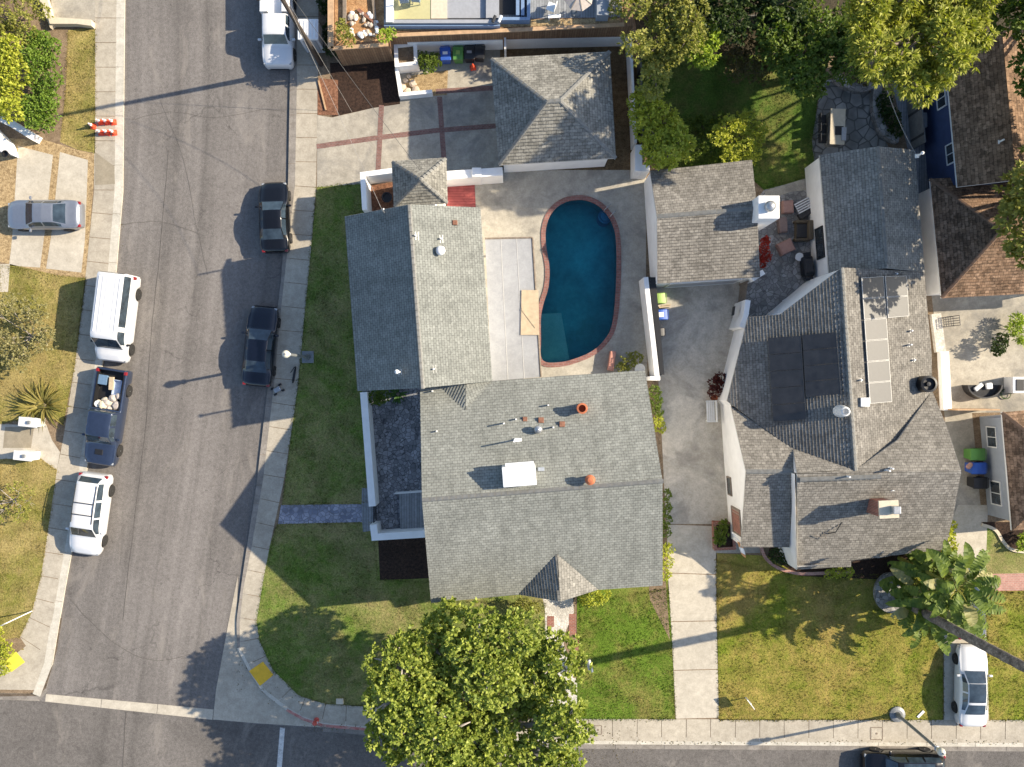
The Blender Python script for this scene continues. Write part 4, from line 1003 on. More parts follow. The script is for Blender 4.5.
    for k in range(ribs):
        x=(k-(ribs-1)/2)*Wd*.74/ribs
        MB().bev((x,L/2-.63*L,Ht+.02),(.07,L*.62,.03),.012).build('roof_rib',M[paint],root)
    if bed:
        y0,y1=L/2-.982*L,L/2-.585*L; wi=hw*.82; mb=MB()
        mb.box((0,(y0+y1)/2,.70),(wi*2,y1-y0,.04))
        for sx in(-1,1): mb.box((sx*wi,(y0+y1)/2,.94),(.03,y1-y0,.5))
        for y in(y0+.01,y1-.01): mb.box((0,y,.94),(wi*2-.06,.03,.5))
        mb.build('bed_liner',M['black'],root)
        MB().bev((0,L/2-.14*L,1.14),(.5,.35,.08),.03).build('hood_scoop',M['black'],root)
    return root
vehicle('white_van','white passenger van with a ribbed roof parked facing down the left kerb','van',(121.5,319,ZR),180-7,5.4,2.05,2.32,'van','whitepaint','darkrim',ribs=6)
pk=vehicle('pickup_truck','dark blue pickup with a loaded bed, parked between white van and white crossover','pickup truck',(112,416.5,ZR),180-9,6.0,1.95,1.88,'pickup','bluepaint','rim',bed=True,ribs=0)
vehicle('crossover','white crossover with black roof bars parked below the blue pickup','car',(95,512.5,ZR),180-8,5.1,2.0,1.8,'suv','whitepaint','darkrim',roof_rack=True)
vehicle('parked_sedan','small black sedan on the right kerb, upper of the two dark sedans','car',(277,219,ZR),2,4.4,1.84,1.45,'sedan','blackpaint','rim')
vehicle('parked_sedan','long midnight blue sedan parked on the right kerb beside the globe street lamp','car',(263,346.5,ZR),-5.5,5.0,1.9,1.46,'sedan','navypaint','rim')
vehicle('work_truck','white pickup with box lockers parked on the right kerb at the top','truck',(281,29,ZR),180,5.2,1.9,1.85,'pickup','whitepaint','rim')
vehicle('driveway_sedan','silver sedan parked sideways across the pale concrete driveway pads','car',(50,217,.004),90,4.7,1.82,1.46,'sedan','silverpaint','rim')
vehicle('driveway_sedan','white sedan with a dark glass roof at the foot of the narrow driveway','car',(966,682,.006),-1,5.0,1.82,1.45,'sedan','whitepaint','darkrim',glass_roof=(.43,.665))
vehicle('driveway_sedan','grey car half hidden under the giant paddle leaves on the narrow driveway','car',(964,598,.006),0,4.75,1.82,1.47,'sedan','greypaint','rim')
vehicle('kerbside_suv','glossy black sport utility parked on the lower street by the lamp post','car',(899,763,ZR),90,5.0,1.95,1.72,'suv','blackpaint','rim',glass_roof=(.42,.8))
# lockers on the work truck and the load in the pickup
def on(root,l): return root.matrix_basis @ Vector(l)
def prop(name,label,cat,mb,mat,loc,rz=0,group=None,smooth=False):
    o=mb.build(name,mat,None,smooth); o.location=loc; o.rotation_euler=(0,0,rz); return tag(o,label,cat,group)
wt=[o for o in bpy.data.objects if o.name=='work_truck'][0]
for sx,l in((-1,'right'),(1,'left')):
    mb=MB().bev((0,0,.25),(.5,2.2,.5),.03)
    for k in range(3): mb.box((0,-.72+k*.72,.505),(.42,.6,.02))
    mb.build('locker',M['white'],wt).location=(sx*.66,-1.55,1.17)
MB().bev((0,0,0),(.8,2.15,.06),.02).build('bed_cover',M['white'],wt).location=(0,-1.55,1.3)
def heap(pts,size,seed):
    r=random.Random(seed); mb=MB()
    for (x,y,z) in pts:
        bm=bmesh.new(); bmesh.ops.create_icosphere(bm,subdivisions=2,radius=size*r.uniform(.7,1.1))
        for v in bm.verts: v.co=Vector((v.co.x*r.uniform(.9,1.2),v.co.y*r.uniform(.9,1.2),v.co.z*.7))*r.uniform(.88,1.1)+Vector((x,y,z))
        bm.verts.index_update(); mb.add([v.co for v in bm.verts],[[v.index for v in f.verts] for f in bm.faces]); bm.free()
    return mb
ang=math.radians(180-9)
prop('sack_pile','crumpled cream sacks in the bed of the dark blue pickup','sacks',heap([(0,0,.2),(.35,.2,.22),(-.1,.5,.25),(.3,.6,.2),(.1,.3,.4),(-.35,.15,.2)],.27,3),M['sand'],on(pk,(.2,-1.0,.74)),ang,smooth=False)
prop('drop_cloth','rumpled cream cloth spread over the load in the pickup bed','cloth',heap([(0,0,.1),(.3,.3,.12),(-.3,.4,.1),(.1,.7,.14),(-.35,-.2,.1)],.26,9),M['fabric'],on(pk,(-.25,-1.2,.9)),ang)
prop('timber_offcut','yellow timber board lying in the dark blue pickup bed','board',MB().bev((0,0,0),(.3,.8,.12),.02),M['plywood'],on(pk,(-.05,-2.1,1.02)),ang+.1)
prop('tool_crate','pale blue open crate in the tail of the pickup bed','crate',MB().box((0,0,0),(.5,.9,.05)).box((.25,0,.15),(.03,.9,.3)).box((-.25,0,.15),(.03,.9,.3)).box((0,.45,.15),(.5,.03,.3)).box((0,-.45,.15),(.5,.03,.3)),plain('pale_blue',(.4,.47,.6),.6),on(pk,(-.42,-1.9,.76)),ang)
prop('paint_bucket','small white lidded bucket at the cab end of the pickup bed','bucket',MB().lathe([(0,0),(.15,0),(.18,.36),(.2,.36),(.2,.4),(0,.41)],n=14),M['white'],on(pk,(.55,-.75,.75)),0)
prop('blue_tub','slate blue storage tub by the tailgate of the pickup','tub',MB().bev((0,0,.15),(.5,.55,.3),.05).bev((0,0,.32),(.56,.6,.05),.02),plain('slate_blue',(.12,.2,.3),.5),on(pk,(.5,-2.25,.75)),ang)
# ---------------------------------------------------------------- walls, fences, street furniture
def wall(name,label,cat,pts,h,th,mat,z0=-.01,cap=None,holes=None,group=None):
    P=[W(*p,0)[:2] for p in pts]; root=thing(name,label,cat,(P[0][0],P[0][1],0),0,group); mb=MB(); mc=MB()
    for i in range(len(P)-1):
        a=Vector(P[i]); b=Vector(P[i+1]); d=(b-a).normalized(); L=(b-a).length; rz=math.atan2(d.y,d.x); c=(a+b)/2
        e=0 if i==0 else th/2-.004
        c2=c-d*e/2
        hh=h-.005*i; mb.box((c2.x,c2.y,(hh+z0)/2),(L+e,th-.002*i,hh-z0),rz)
        if cap: mc.box((c2.x,c2.y,h+.03-.002*i),(L+e+.05,th+.08-.004*i,.06),rz)
    mb.build('wall_body',mat,root,world=True)
    if cap: mc.build('wall_cap',cap,root,world=True)
    return root
ST=M['stucco']
wall('courtyard_wall','long white garden wall closing the slate courtyard beside the shaded lawn','garden wall',[(367.5,392),(376,503)],1.5,.42,ST)
wall('courtyard_wall','short white corner of the courtyard wall above the dark mulch bed','garden wall',[(377,521),(378.5,533),(427,530)],1.5,.42,ST)
gt=thing('garden_gate','dark low gate in the white courtyard wall at the end of the blue path','gate',W(376.5,512,0))
mb=MB(); A=W(376,504,0); B=W(377,520,0)
for i in range(9): p=A.lerp(B,(i+.5)/9); mb.box((p.x,p.y,.6),(.03,.05,1.2))
c=(A+B)/2; mb.box((c.x,c.y,1.15),(.05,1.0,.05)); mb.box((c.x,c.y,.2),(.05,1.0,.05)); mb.build('gate_bars',M['black'],gt,world=True)
MB().bev((c.x+.06,c.y-.35,.95),(.06,.12,.04),.01).build('handle',M['steel'],gt,world=True)
flat('gate_step',[(362,488),(371,488),(373,504),(375,530),(363,532),(361.5,510)],.012,M['greydeck'])
dk=MB(); q=g2([(399,492),(430,492),(430,530),(401,530)]); dk.prism(q,0,.25); prop('entry_deck','grey board landing inside the courtyard by the house wall','deck',dk,M['greydeck'],(0,0,0))
rl=thing('deck_railing','low white rail along the top of the grey board landing','railing',W(398,492,0)); A=W(397,491.5,0); B=W(424,489.5,0)
mb=MB().tube([A+Vector((0,0,1.0)),B+Vector((0,0,1.0))],.05,6).tube([A+Vector((0,0,.4)),B+Vector((0,0,.4))],.03,6); mb.build('rail',M['trim'],rl,world=True)
for t in(0,.5,1): p=A.lerp(B,t); MB().tube([p,p+Vector((0,0,1.05))],.04,6).build('post',M['trim'],rl,world=True)
wall('north_wall','white wall running from the small tower to the left corner above the lawn','garden wall',[(370,216),(368,182),(398,178)],2.0,.3,ST)
wall('north_wall','white wall with a flat cap between the small tower and the garage','garden wall',[(446,183),(503,179)],2.0,.5,ST)
prop('wall_pier','square white pier set in the wall next to the red decking','pier',MB().bev((0,0,1.1),(.55,.55,2.2),.03),ST,W(478,180.5,0))
flat('utility_nook',[(371,185),(398,181),(398,214),(371,216)],.012,M['redmulch'])
wall('divider_wall','white free standing wall between the pool deck and the long driveway','garden wall',[(641,281),(652,377)],2.0,.28,ST)
lat=thing('lattice_screen','black lattice screen fixed along the driveway side of the white divider wall','screen',W(644,281,0))
mb=MB(); A=W(645,281,0); B=W(655.5,375,0); n=34
for i in range(n): p=A.lerp(B,i/(n-1)); mb.box((p.x,p.y,1.0),(.06,.06,2.0))
for z in(.15,.7,1.3,1.9): mb.tube([A+Vector((0,0,z)),B+Vector((0,0,z))],.035,5)
mb.build('lattice',M['black'],lat,world=True)
MB().prism(g2([(643.5,281),(650.5,281),(659,375),(654,375)]),0,1.95).build('backing',M['black'],lat,world=True)
prop('wall_pier','white end post of the divider wall by the main house corner','pier',MB().bev((0,0,1.0),(.6,.25,2.0),.02),ST,W(650,378.5,0))
prop('trough_planter','salmon coloured clay trough standing by the pool deck shrubs','planter',MB().bev((0,0,.3),(.35,1.2,.6),.03,math.radians(-8)).box((0,0,.603),(.24,1.05,.01),math.radians(-8)),plain('salmon_clay',(.55,.26,.19),.8),W(611,361,0))
# walls of the side court
wall('side_court_wall','tall white wall slanting from the gabled garage to the white house','garden wall',[(752,277),(741,284)],2.6,.3,ST)
wall('side_court_wall','white wall between the slatted gate and the white house corner','garden wall',[(737,304),(735,318),(731,330)],2.6,.3,ST)
gt=thing('slatted_gate','dark slatted gate throwing bright bars of light on the driveway','gate',W(737,294,0))
mb=MB(); mb2=MB(); A=W(739.5,285,0); B=W(737.5,303,0); c=(A+B)/2; rz=math.atan2(B.y-A.y,B.x-A.x)
for i in range(12): mb.box((c.x,c.y,.2+i*.15),((B-A).length,.03,.085),rz)
mb.build('slats',M['dirtwood'],gt,world=True)
for p in(A,B): MB().box((p.x,p.y,1.0),(.09,.09,2.0),rz).build('post',M['dirtwood'],gt,world=True)
prop('wall_notice','square black and white notice on the white side court wall','notice',MB().box((0,0,0),(.03,.55,.55)).box((-.02,.05,.08),(.012,.3,.25)),[M['black']],W(738,311,1.6)+Vector((-.28,0,0)),math.radians(-8))
bn=thing('garden_bench','white slatted bench against the white house wall by the driveway','bench',W(709,411,0),math.radians(2))
for k in range(4): MB().bev((-.2+k*.13,0,.45),(.11,1.35,.03),.008).build('seat_slat',M['trim'],bn)
MB().bev((.3,0,.72),(.05,1.35,.35),.01).build('backrest',M['trim'],bn)
for sy in(-1,1):
    for sx in(-.2,.28): MB().box((sx,sy*.6,.22),(.06,.06,.44)).build('leg',M['trim'],bn)
    MB().bev((.03,sy*.64,.64),(.5,.06,.04),.01).build('armrest',M['trim'],bn)
pb=thing('brick_planter','square red brick planter at the corner of the white house','planter',W(726,533,0))
mb=MB(); q=[W(x,y,0) for x,y in((713,522),(731,523),(733,547),(714,548))]
for i in range(4):
    a,b=q[i],q[(i+1)%4]; c=(a+b)/2; d=b-a; mb.box((c.x,c.y,.22),(d.length+.14-.004*i,.18,.46-.004*i),math.atan2(d.y,d.x))
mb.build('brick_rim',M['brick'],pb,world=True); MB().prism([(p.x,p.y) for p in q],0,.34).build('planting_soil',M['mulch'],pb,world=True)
fl=thing('house_flag','orange and white flag on a slanting pole at the house corner','flag',W(733,541,0))
p0=W(742,545,2.6); p1=p0+Vector((-.75,.85,.55)); MB().tube([p0,p1],.02,6).build('pole',M['white'],fl,world=True)
mb=MB(); n=8
vs=[]; 
for i in range(n):
    t=i/(n-1); a=p0.lerp(p1,.1+.3*t); dr=Vector((.55-.2*t,-1.1+.3*t,-1.0)); 
    for j in range(6):
        s_=j/5; vs.append(a+dr*s_+Vector((.06*math.sin(5*t+3*s_),.05*math.cos(4*t),0)))
mb.add(vs,[(i*6+j,i*6+j+1,(i+1)*6+j+1,(i+1)*6+j) for i in range(n-1) for j in range(5)],0)
for k in range(len(mb.m)): mb.m[k]=(k%5)//2%2
mb.build('cloth',[M['reed'],M['white']],fl,world=True,smooth=True)
# top boundary: white wall, planter, terrace retained by a timber wall
TZ=3.1
te=thing('raised_terrace','raised neighbouring terrace held by a brown timber retaining wall','terrace',W(470,20,0))
q=[W(x,y,0)[:2] for x,y in((343,66),(394,61),(396,52),(500,49),(626,46),(626,-90),(343,-90))]
MB().prism(q,-.01,TZ).build('retaining_wall',[M['fence']],te,world=True)
flat_top=lambda nm,pts,z,m: MB().prism([W(x,y,z)[:2] for x,y in pts],TZ,z).build(nm,m,te,world=True)
flat_top('terrace_soil',[(335,44),(388,40),(388,-60),(335,-60)],TZ+.02,M['ochre'])
flat_top('gravel_strip',[(388,31),(504,27),(620,24),(620,18),(500,20),(386,25)],TZ+.02,M['gravel'])
flat_top('terrace_floor',[(384,24),(500,19),(622,17),(622,-80),(384,-80)],TZ+.03,M['greydeck'])
mb=MB()
for a,b in(((331,49),(388,45)),((331,49),(331,-60)),((388,36),(505,31)),((505,31),(624,25))):
    A=W(*a,TZ); B=W(*b,TZ); d=B-A; c=(A+B)/2; mb.box((c.x,c.y,TZ+.06),(d.length,.22 if a!=(331,49) or b==(388,45) else .35,.1),math.atan2(d.y,d.x))
mb.build('timber_cap',M['woodcap'],te,world=True)
wall('boundary_wall','white block wall in front of the timber fence by the wheelie bins','garden wall',[(410,50.5),(503,48)],1.5,.2,ST)
wall('boundary_wall','white block wall behind the hip roof garage with stakes above it','garden wall',[(506,47.5),(627,44.5)],1.5,.2,ST)
wall('boundary_wall','narrow white wall running down the right side of the hip roof garage','garden wall',[(627,45),(632,150)],1.6,.16,ST)
wall('boundary_wall','thin white wall spur meeting the hip roof garage corner','garden wall',[(505,35),(505.5,60)],1.8,.12,ST)
prop('corner_post','white corner pier above the pool deck beside the gabled garage','pier',MB().bev((0,0,1.0),(.45,1.6,2.0),.02).bev((.42,-.62,1.0),(.5,.4,2.0),.02),ST,W(634,166,0))
pf=thing('stake_fence','row of weathered stakes rising above the white wall behind the garage','fence',W(565,44,0))
mb=MB(); A=W(508,46.3,0); B=W(626,43.3,0)
for i in range(40): p=A.lerp(B,i/39); mb.box((p.x,p.y,2.2),(.10,.05,1.5))
mb.build('stakes',M['dirtwood'],pf,world=True); MB().tube([A+Vector((0,.06,2.7)),B+Vector((0,.06,2.7))],.05,5).build('rail',M['dirtwood'],pf,world=True)
bp=thing('block_planter','white block planter box with dry soil beside the dark mulch','planter',W(408,66,0))
mb=MB(); P=[(398,52),(417,50),(418,70),(399,72)]
for i in range(4):
    a,b=W(*P[i],0),W(*P[(i+1)%4],0); c=(a+b)/2; d=b-a; mb.box((c.x,c.y,.6),(d.length+.2-.004*i,.22,1.22-.004*i),math.atan2(d.y,d.x))
mb.build('planter_wall',ST,bp,world=True); MB().prism([W(x,y,0)[:2] for x,y in P],0,.9).build('planting_soil',M['soil'],bp,world=True)
wall('low_wall','low white L shaped wall round a strip of pale rocks','garden wall',[(398,72),(402,98),(433,95)],.7,.22,ST)
# terrace furniture: lap pool with blue edges, umbrella, chairs
lp=thing('terrace_pool','narrow blue edged plunge pool with olive and grey mats on the terrace','plunge pool',W(455,5,TZ))
def ter(x,y): return W(x,y,TZ+.05)
def tbox(nm,x0,y0,x1,y1,z0,z1,m,par):
    q=[W(x,y,z1)[:2] for x,y in((x0,y0),(x1,y0),(x1,y1),(x0,y1))]; return MB().prism(q,z0,z1).build(nm,m,par,world=True)
tbox('pool_mat',393,-40,431,19,TZ,TZ+.3,M['mat'],lp); tbox('pool_mat',447,-40,486,18,TZ,TZ+.28,M['greymat'],lp); tbox('slab_bridge',431,-40,447,18.5,TZ,TZ+.33,M['sand'],lp)
tbox('pool_wall',386,-40,393,22,TZ,TZ+.7,M['white'],lp); tbox('pool_wall',486,-40,499,18,TZ,TZ+.5,M['greymat'],lp)
tbox('blue_rim',384,24.5,500,26,TZ,TZ+.45,M['bluerail'],lp); tbox('pool_coping',384,19.5,500,23,TZ,TZ+.62,M['greymat'],lp)
tbox('pool_mat',499,-40,516,14,TZ,TZ+.1,M['black'],lp)
for x,y0,y1 in((516,-40,15),(521,-40,15),(527,-40,17)): tbox('blue_rim',x,y0,x+3.4,y1,TZ,TZ+.6,M['bluerail'],lp)
tbox('blue_rim',500,17,530,20,TZ,TZ+.6,M['bluerail'],lp)
def chair(name,label,x,y,z,rz,mat,cat='chair',group=None):
    r=thing(name,label,cat,W(x,y,z)+Vector((0,0,0)),rz,group)
    MB().bev((0,0,.42),(.5,.5,.06),.02).build('seat',mat,r); MB().bev((0,-.25,.7),(.5,.05,.5),.02).build('backrest',mat,r)
    for sx in(-1,1):
        for sy in(-1,1): MB().box((sx*.21,sy*.21,.2),(.04,.04,.4)).build('leg',M['steel'],r)
    return r
chair('pool_chair','light blue chair at the top edge beside the olive mat',405,2,TZ+.3,.1,M['bluerail']); chair('pool_chair','light blue chair at the top edge, right of its twin',417,1,TZ+.3,-.1,M['bluerail'])
chair('terrace_chair','white and blue chair on the terrace beside the canvas parasol',551,10,TZ+.03,1.2,M['white'])
prop('terrace_table','low oblong white table on the terrace below the white chair','table',MB().bev((0,0,.4),(.75,.22,.05),.02).box((-.3,0,.2),(.05,.18,.4)).box((.3,0,.2),(.05,.18,.4)),M['white'],W(554,19,TZ+.03),.05)
for x,l in((494,'dark towel roll lying on the grey pool coping, left one'),(500,'pale towel roll lying on the grey pool coping, right one')):
    prop('towel_roll',l,'towel',MB().tube([(0,-.2,.09),(0,.2,.09)],.09,8),M['darkfab'] if x==494 else M['white'],W(x,19.5,TZ+.62),-.4)
um=thing('garden_parasol','beige canvas parasol with eight panels on the terrace','parasol',W(576,13,TZ+.03)*1)
MB().tube([(0,0,0),(0,0,2.4)],.03,8).build('pole',M['dirtwood'],um)
mb=MB(); n=8; vs=[(0,0,2.5)]
for r,z in((.45,2.36),(.85,2.18)):
    for k in range(n): t=2*math.pi*(k+.3)/n; vs.append((r*math.cos(t),r*math.sin(t),z))
fs=[(0,1+k,1+(k+1)%n) for k in range(n)]+[(1+k,9+k,9+(k+1)%n,1+(k+1)%n) for k in range(n)]
mb.add(vs,fs); mb.build('canopy',M['fabric'],um)
for k in range(n):
    t=2*math.pi*(k+.3)/n; MB().tube([(0,0,2.53),(.46*math.cos(t),.46*math.sin(t),2.385),(.86*math.cos(t),.86*math.sin(t),2.20)],.012,5).build('rib',M['dirtwood'],um)
MB().lathe([(.25,0),(.25,.08),(.05,.12),(0,.12)],n=14).build('base',M['lampgrey'],um)
tbox('privacy_panel',597,-40,609,15,TZ,TZ+.9,M['greywall'],te)
# bins ------------------------------------------------------------------
def bin_(label,x,y,rz,mat,z=.012,lid=None,sc=1.0,group='wheelie bins'):
    r=thing('wheelie_bin',label,'bin',W(x,y,0)+Vector((0,0,z)),rz,group)
    w,d,h=.6*sc,.7*sc,1.0*sc; mb=MB(); a,b=.8,1.0
    vs=[(sx*w/2*k,sy*d/2*k,zz) for zz,k in((.06,a),(h*.93,b)) for sx,sy in((-1,-1),(1,-1),(1,1),(-1,1))]
    vs+=[(sx*w/2*1.08,sy*d/2*1.06,zz) for zz in(h*.93,h) for sx,sy in((-1,-1),(1,-1),(1,1),(-1,1))]
    fs=[(0,3,2,1)]+[(o+i,o+(i+1)%4,o+4+(i+1)%4,o+4+i) for o in(0,4,8) for i in range(4)]
    mb.add(vs,fs); mb.build('bin_body',M[mat],r)
    mb=MB(); n=7; vs=[]
    for i in range(n):
        t=i/(n-1); yy=-d*.56+d*1.14*t; zz=h+.02+.10*sc*math.sin(math.pi*min(1,t*.9+.1))
        vs+=[(-w*.56,yy,h),(-w*.48,yy,zz),(w*.48,yy,zz),(w*.56,yy,h)]
    mb.add(vs,[(i*4+j,i*4+j+1,i*4+5+j,i*4+4+j) for i in range(n-1) for j in range(3)]+[(0,1,2,3),((n-1)*4+3,(n-1)*4+2,(n-1)*4+1,(n-1)*4)])
    ld=mb.build('lid',M[lid or mat],r)
    MB().tube([(-w*.45,d*.58,h-.04),(-w*.45,d*.68,h-.02),(w*.45,d*.68,h-.02),(w*.45,d*.58,h-.04)],.02,6).build('handle',M[mat],r)
    for sx in(-1,1): MB().lathe([(0,-.03),(.12,-.03),(.12,.03),(0,.03)],(sx*w*.42,d*.5,.12),14,axis='X').build('wheel',M['rubber'],r)
    return r
bb=bin_('blue recycling bin with a white emblem, first in the row by the white wall',446.5,60,.05,'binblue')
MB().box((0,.02,1.125),(.3,.18,.012)).build('emblem',M['white'],bb)
bb=bin_('green waste bin between the blue bin and the black bins',459,59.5,0,'bingreen'); MB().box((0,.02,1.125),(.26,.26,.012)).build('emblem',M['binlime'],bb)
bb=bin_('black bin beside the green bin, behind the small red cone',470,59,0,'binblack'); MB().box((0,.02,1.125),(.3,.16,.012)).build('emblem',M['steel'],bb)
bin_('black bin at the right end of the row by the white wall',480,58,-.1,'binblack')
bin_('lime green bin against the black lattice of the long driveway',656,300,-1.5,'binlime')
bb=bin_('bright blue bin with a pale square on its lid beside the black lattice',658,316,-1.5,'binblue'); MB().box((0,.02,1.125),(.3,.3,.012)).build('emblem',M['white'],bb)
bin_('small black bin at the lower end of the black lattice',657,333,-1.5,'binblack',sc=.8)
bin_('large green bin beside the blue grey stucco wall',968,453,-1.57,'bingreen',sc=1.12)
bb=bin_('dark blue bin with a pink bag on it beside the stucco wall',969,466.5,-1.57,'binblue',sc=1.1)
bin_('black bin nearest the lower window of the stucco house',971,481,-1.57,'binblack',sc=1.08)
prop('rubbish_bag','crumpled pink bag resting on the dark blue bin lid','bag',heap([(0,0,.1),(.1,.12,.12)],.17,5),M['cushion'],W(968,466.5,1.2)+Vector((0,0,.0)))
prop('cardboard_stack','flattened tan cardboard leaning between the lime and blue bins','cardboard',MB().box((0,0,.3),(.7,.1,.6),.1).box((.1,.1,.32),(.6,.04,.64),.15),M['plywood'],W(663,307.5,0),0)
# cones -----------------------------------------------------------------
def cone(label,x,y,z,band=True,first=[None]):
    r=thing('traffic_cone',label,'traffic cone',W(x,y,0)+Vector((0,0,z)),R.uniform(-.3,.3),'traffic cones')
    MB().bev((0,0,.025),(.36,.36,.05),.02).build('base',M['orange'],r)
    MB().lathe([(.14,.05),(.095,.38),(.03,.7),(.0,.71)],n=16).build('cone_body',M['orange'],r)
    if band: MB().lathe([(.098,.38),(.066,.54),(.062,.54)],n=16).build('collar',M['whiteband'],r); MB().lathe([(.052,.6),(.034,.7),(.0,.72)],n=16).build('collar',M['whiteband'],r)
for x,y,l in((101,122.5,'left'),(107.5,122.5,'middle'),(114,122.5,'right')): cone('orange cone with white collars, %s one of the upper row on the sidewalk'%l,x,y,.0)
for x,y,l in((101.5,133,'left'),(108,133,'middle'),(114.5,133,'right')): cone('orange cone with white collars, %s one of the lower row on the sidewalk'%l,x,y,.0)
cone('orange cone standing alone on the dry grass beside the two rows',93.5,126.5,.0)
cone('plain red cone standing in front of the black bins',473,68,.012,False)
# lamps -------------------------------------------------------------------
def lamp(label,x,y,hh,pad):
    r=thing('street_lamp',label,'street lamp',W(x,y,0)); 
    pad.build('base',M['lampgrey'],r)
    MB().lathe([(.19,0),(.17,.5),(.10,.6),(.085,hh-.9),(.06,hh-.55)],n=16).build('pole',M['lampgrey'],r,smooth=True)
    MB().lathe([(.07,hh-.6),(.13,hh-.5),(.16,hh-.42),(.10,hh-.40)],n=16).build('collar',M['steel'],r,smooth=True)
    MB().lathe([(.08,hh-.40),(.15,hh-.25),(.21,hh-.02),(.23,hh+.08),(.19,hh+.22),(.09,hh+.30),(0,hh+.32)],n=20).build('globe',M['lampglass'],r,smooth=True)
    MB().lathe([(.06,hh+.30),(.06,hh+.36),(0,hh+.38)],n=10).build('finial',M['lampgrey'],r)
lamp('globe topped street lamp beside the shaded lawn and midnight blue sedan',308,357,5.3,MB().bev((0,0,.04),(.75,.75,.1),.03))
lamp('globe topped street lamp standing over the black sport utility',897,714,5.6,MB().lathe([(.5,-.02),(.48,.1),(.3,.16),(0,.16)],n=20))
hy=thing('fire_hydrant','red and white fire hydrant on the red painted kerb','fire hydrant',W(316.5,720,0))
MB().lathe([(.17,0),(.17,.06),(.11,.08),(.11,.5),(.15,.52),(.15,.56),(.13,.62),(.08,.7),(.03,.74),(0,.75)],n=16).build('hydrant_body',M['hydrant'],hy,smooth=False)
for sx in(-1,1): MB().lathe([(0,sx*.0),(.05,0),(.06,sx*.11),(.065,sx*.17),(0,sx*.18)],(0,0,.42),12,axis='X').build('outlet',M['white'],hy)
MB().lathe([(0,0),(.07,0),(.08,-.16),(0,-.18)],(0,0,.36),12,axis='Y').build('outlet',M['white'],hy)
sp=thing('sign_pole','slim white street sign pole on the dry lawn near the left corner','sign pole',W(32,611,0))
MB().tube([(0,0,0),(0,0,3.3)],.035,8).build('pole',M['white'],sp); MB().box((0,0,3.45),(.6,.03,.25),.4).build('sign_plate',M['steel'],sp)
ys=thing('yard_sign','small white sign board on a post standing on the dry lawn','yard sign',W(746,698,0),math.radians(-52))
MB().bev((0,0,.9),(.75,.04,.5),.01).build('sign_board',M['white'],ys)
MB().box((.0,.045,.55),(.04,.04,1.1)).build('post',M['white'],ys)
mbx=thing('mailbox','grey domed mailbox on a post beside the front walk','mailbox',W(588,660,0),math.radians(15))
MB().box((0,0,.5),(.1,.1,1.0)).build('post',M['dirtwood'],mbx)
mb=MB(); n=9
vs=[(x*.0+.0+ (.16*math.cos(math.pi*k/(n-1))),y,1.12+.16*math.sin(math.pi*k/(n-1))) for y in(-.38,.38) for k in range(n)]+[(.16,-.38,.98),(-.16,-.38,.98),(.16,.38,.98),(-.16,.38,.98)]
mb.add(vs,[(k,k+1,n+k+1,n+k) for k in range(n-1)]+[(0,n,2*n+2,2*n),(n-1,2*n+1,2*n+3,2*n-1),(2*n,2*n+2,2*n+3,2*n+1),tuple(range(n))+(2*n+1,2*n),tuple(n+k for k in range(n))[::-1]+(2*n+2,2*n+3)])
mb.build('mailbox_body',M['steel'],mbx); MB().box((.18,.1,1.18),(.02,.18,.05)).build('signal_arm',M['hydrant'],mbx)
def cover(label,x,y,w,d,rz=0):
    r=thing('utility_cover',label,'utility cover',W(x,y,0)+Vector((0,0,.002)),rz)
    mb=MB()
    for dx,dy,sx,sy in((0,d/2,w,.05),(0,-d/2,w,.05),(w/2,0,.05,d-.05),(-w/2,0,.05,d-.05)): mb.box((dx,dy,.003),(sx,sy,.012))
    mb.build('frame',M['dirtwood'],r); MB().box((0,0,.002),(w-.1,d-.1,.01)).build('lid',M['concrete'],r); MB().lathe([(0,.006),(.07,.006),(.07,.016),(0,.016)],n=12).build('pull_ring',M['dirtwood'],r)
cover('square utility cover in the sidewalk left of the lower street lamp',876.5,733.5,.75,.75); cover('small utility cover in the sidewalk under the edge of the big tree',598,730,.45,.55)
prop('meter_box','pale concrete meter box in the lawn edge by the curved sidewalk','utility box',MB().bev((0,0,.06),(.45,.35,.14),.03),M['sand'],W(340,701,0))
prop('lawn_plaque','white plaque lying on the lawn beside the lower street lamp','plaque',MB().bev((0,0,.03),(.55,.16,.05),.01),M['white'],W(920.5,714,0),math.radians(45))
# dropped litter on the sidewalk next to the blue sedan
sc=thing('kick_scooter','black kick scooter lying on the shaded sidewalk below the lamp','scooter',W(294.5,375,.0),math.radians(80))
MB().bev((0,0,.08),(.75,.14,.05),.02).build('deck',M['black'],sc); MB().tube([(.38,0,.1),(.5,.06,.14),(.1,.22,.18)],.025,6).build('stem',M['black'],sc)
for x in(-.42,.44): MB().lathe([(0,-.025),(.1,-.025),(.1,.025),(0,.025)],(x,0,.1),12,axis='Y').build('wheel',M['rubber'],sc)
sd=thing('parcel_frame','small grey box on black feet lying on the kerb behind the blue sedan','box',W(278,389.5,0),.5)
MB().bev((0,0,.14),(.42,.3,.2),.03).build('box_body',M['steel'],sd)
for sx,sy in((-1,-1),(1,1),(-1,1),(1,-1)): MB().bev((sx*.27,sy*.2,.07),(.2,.12,.12),.03).build('foot',M['black'],sd)
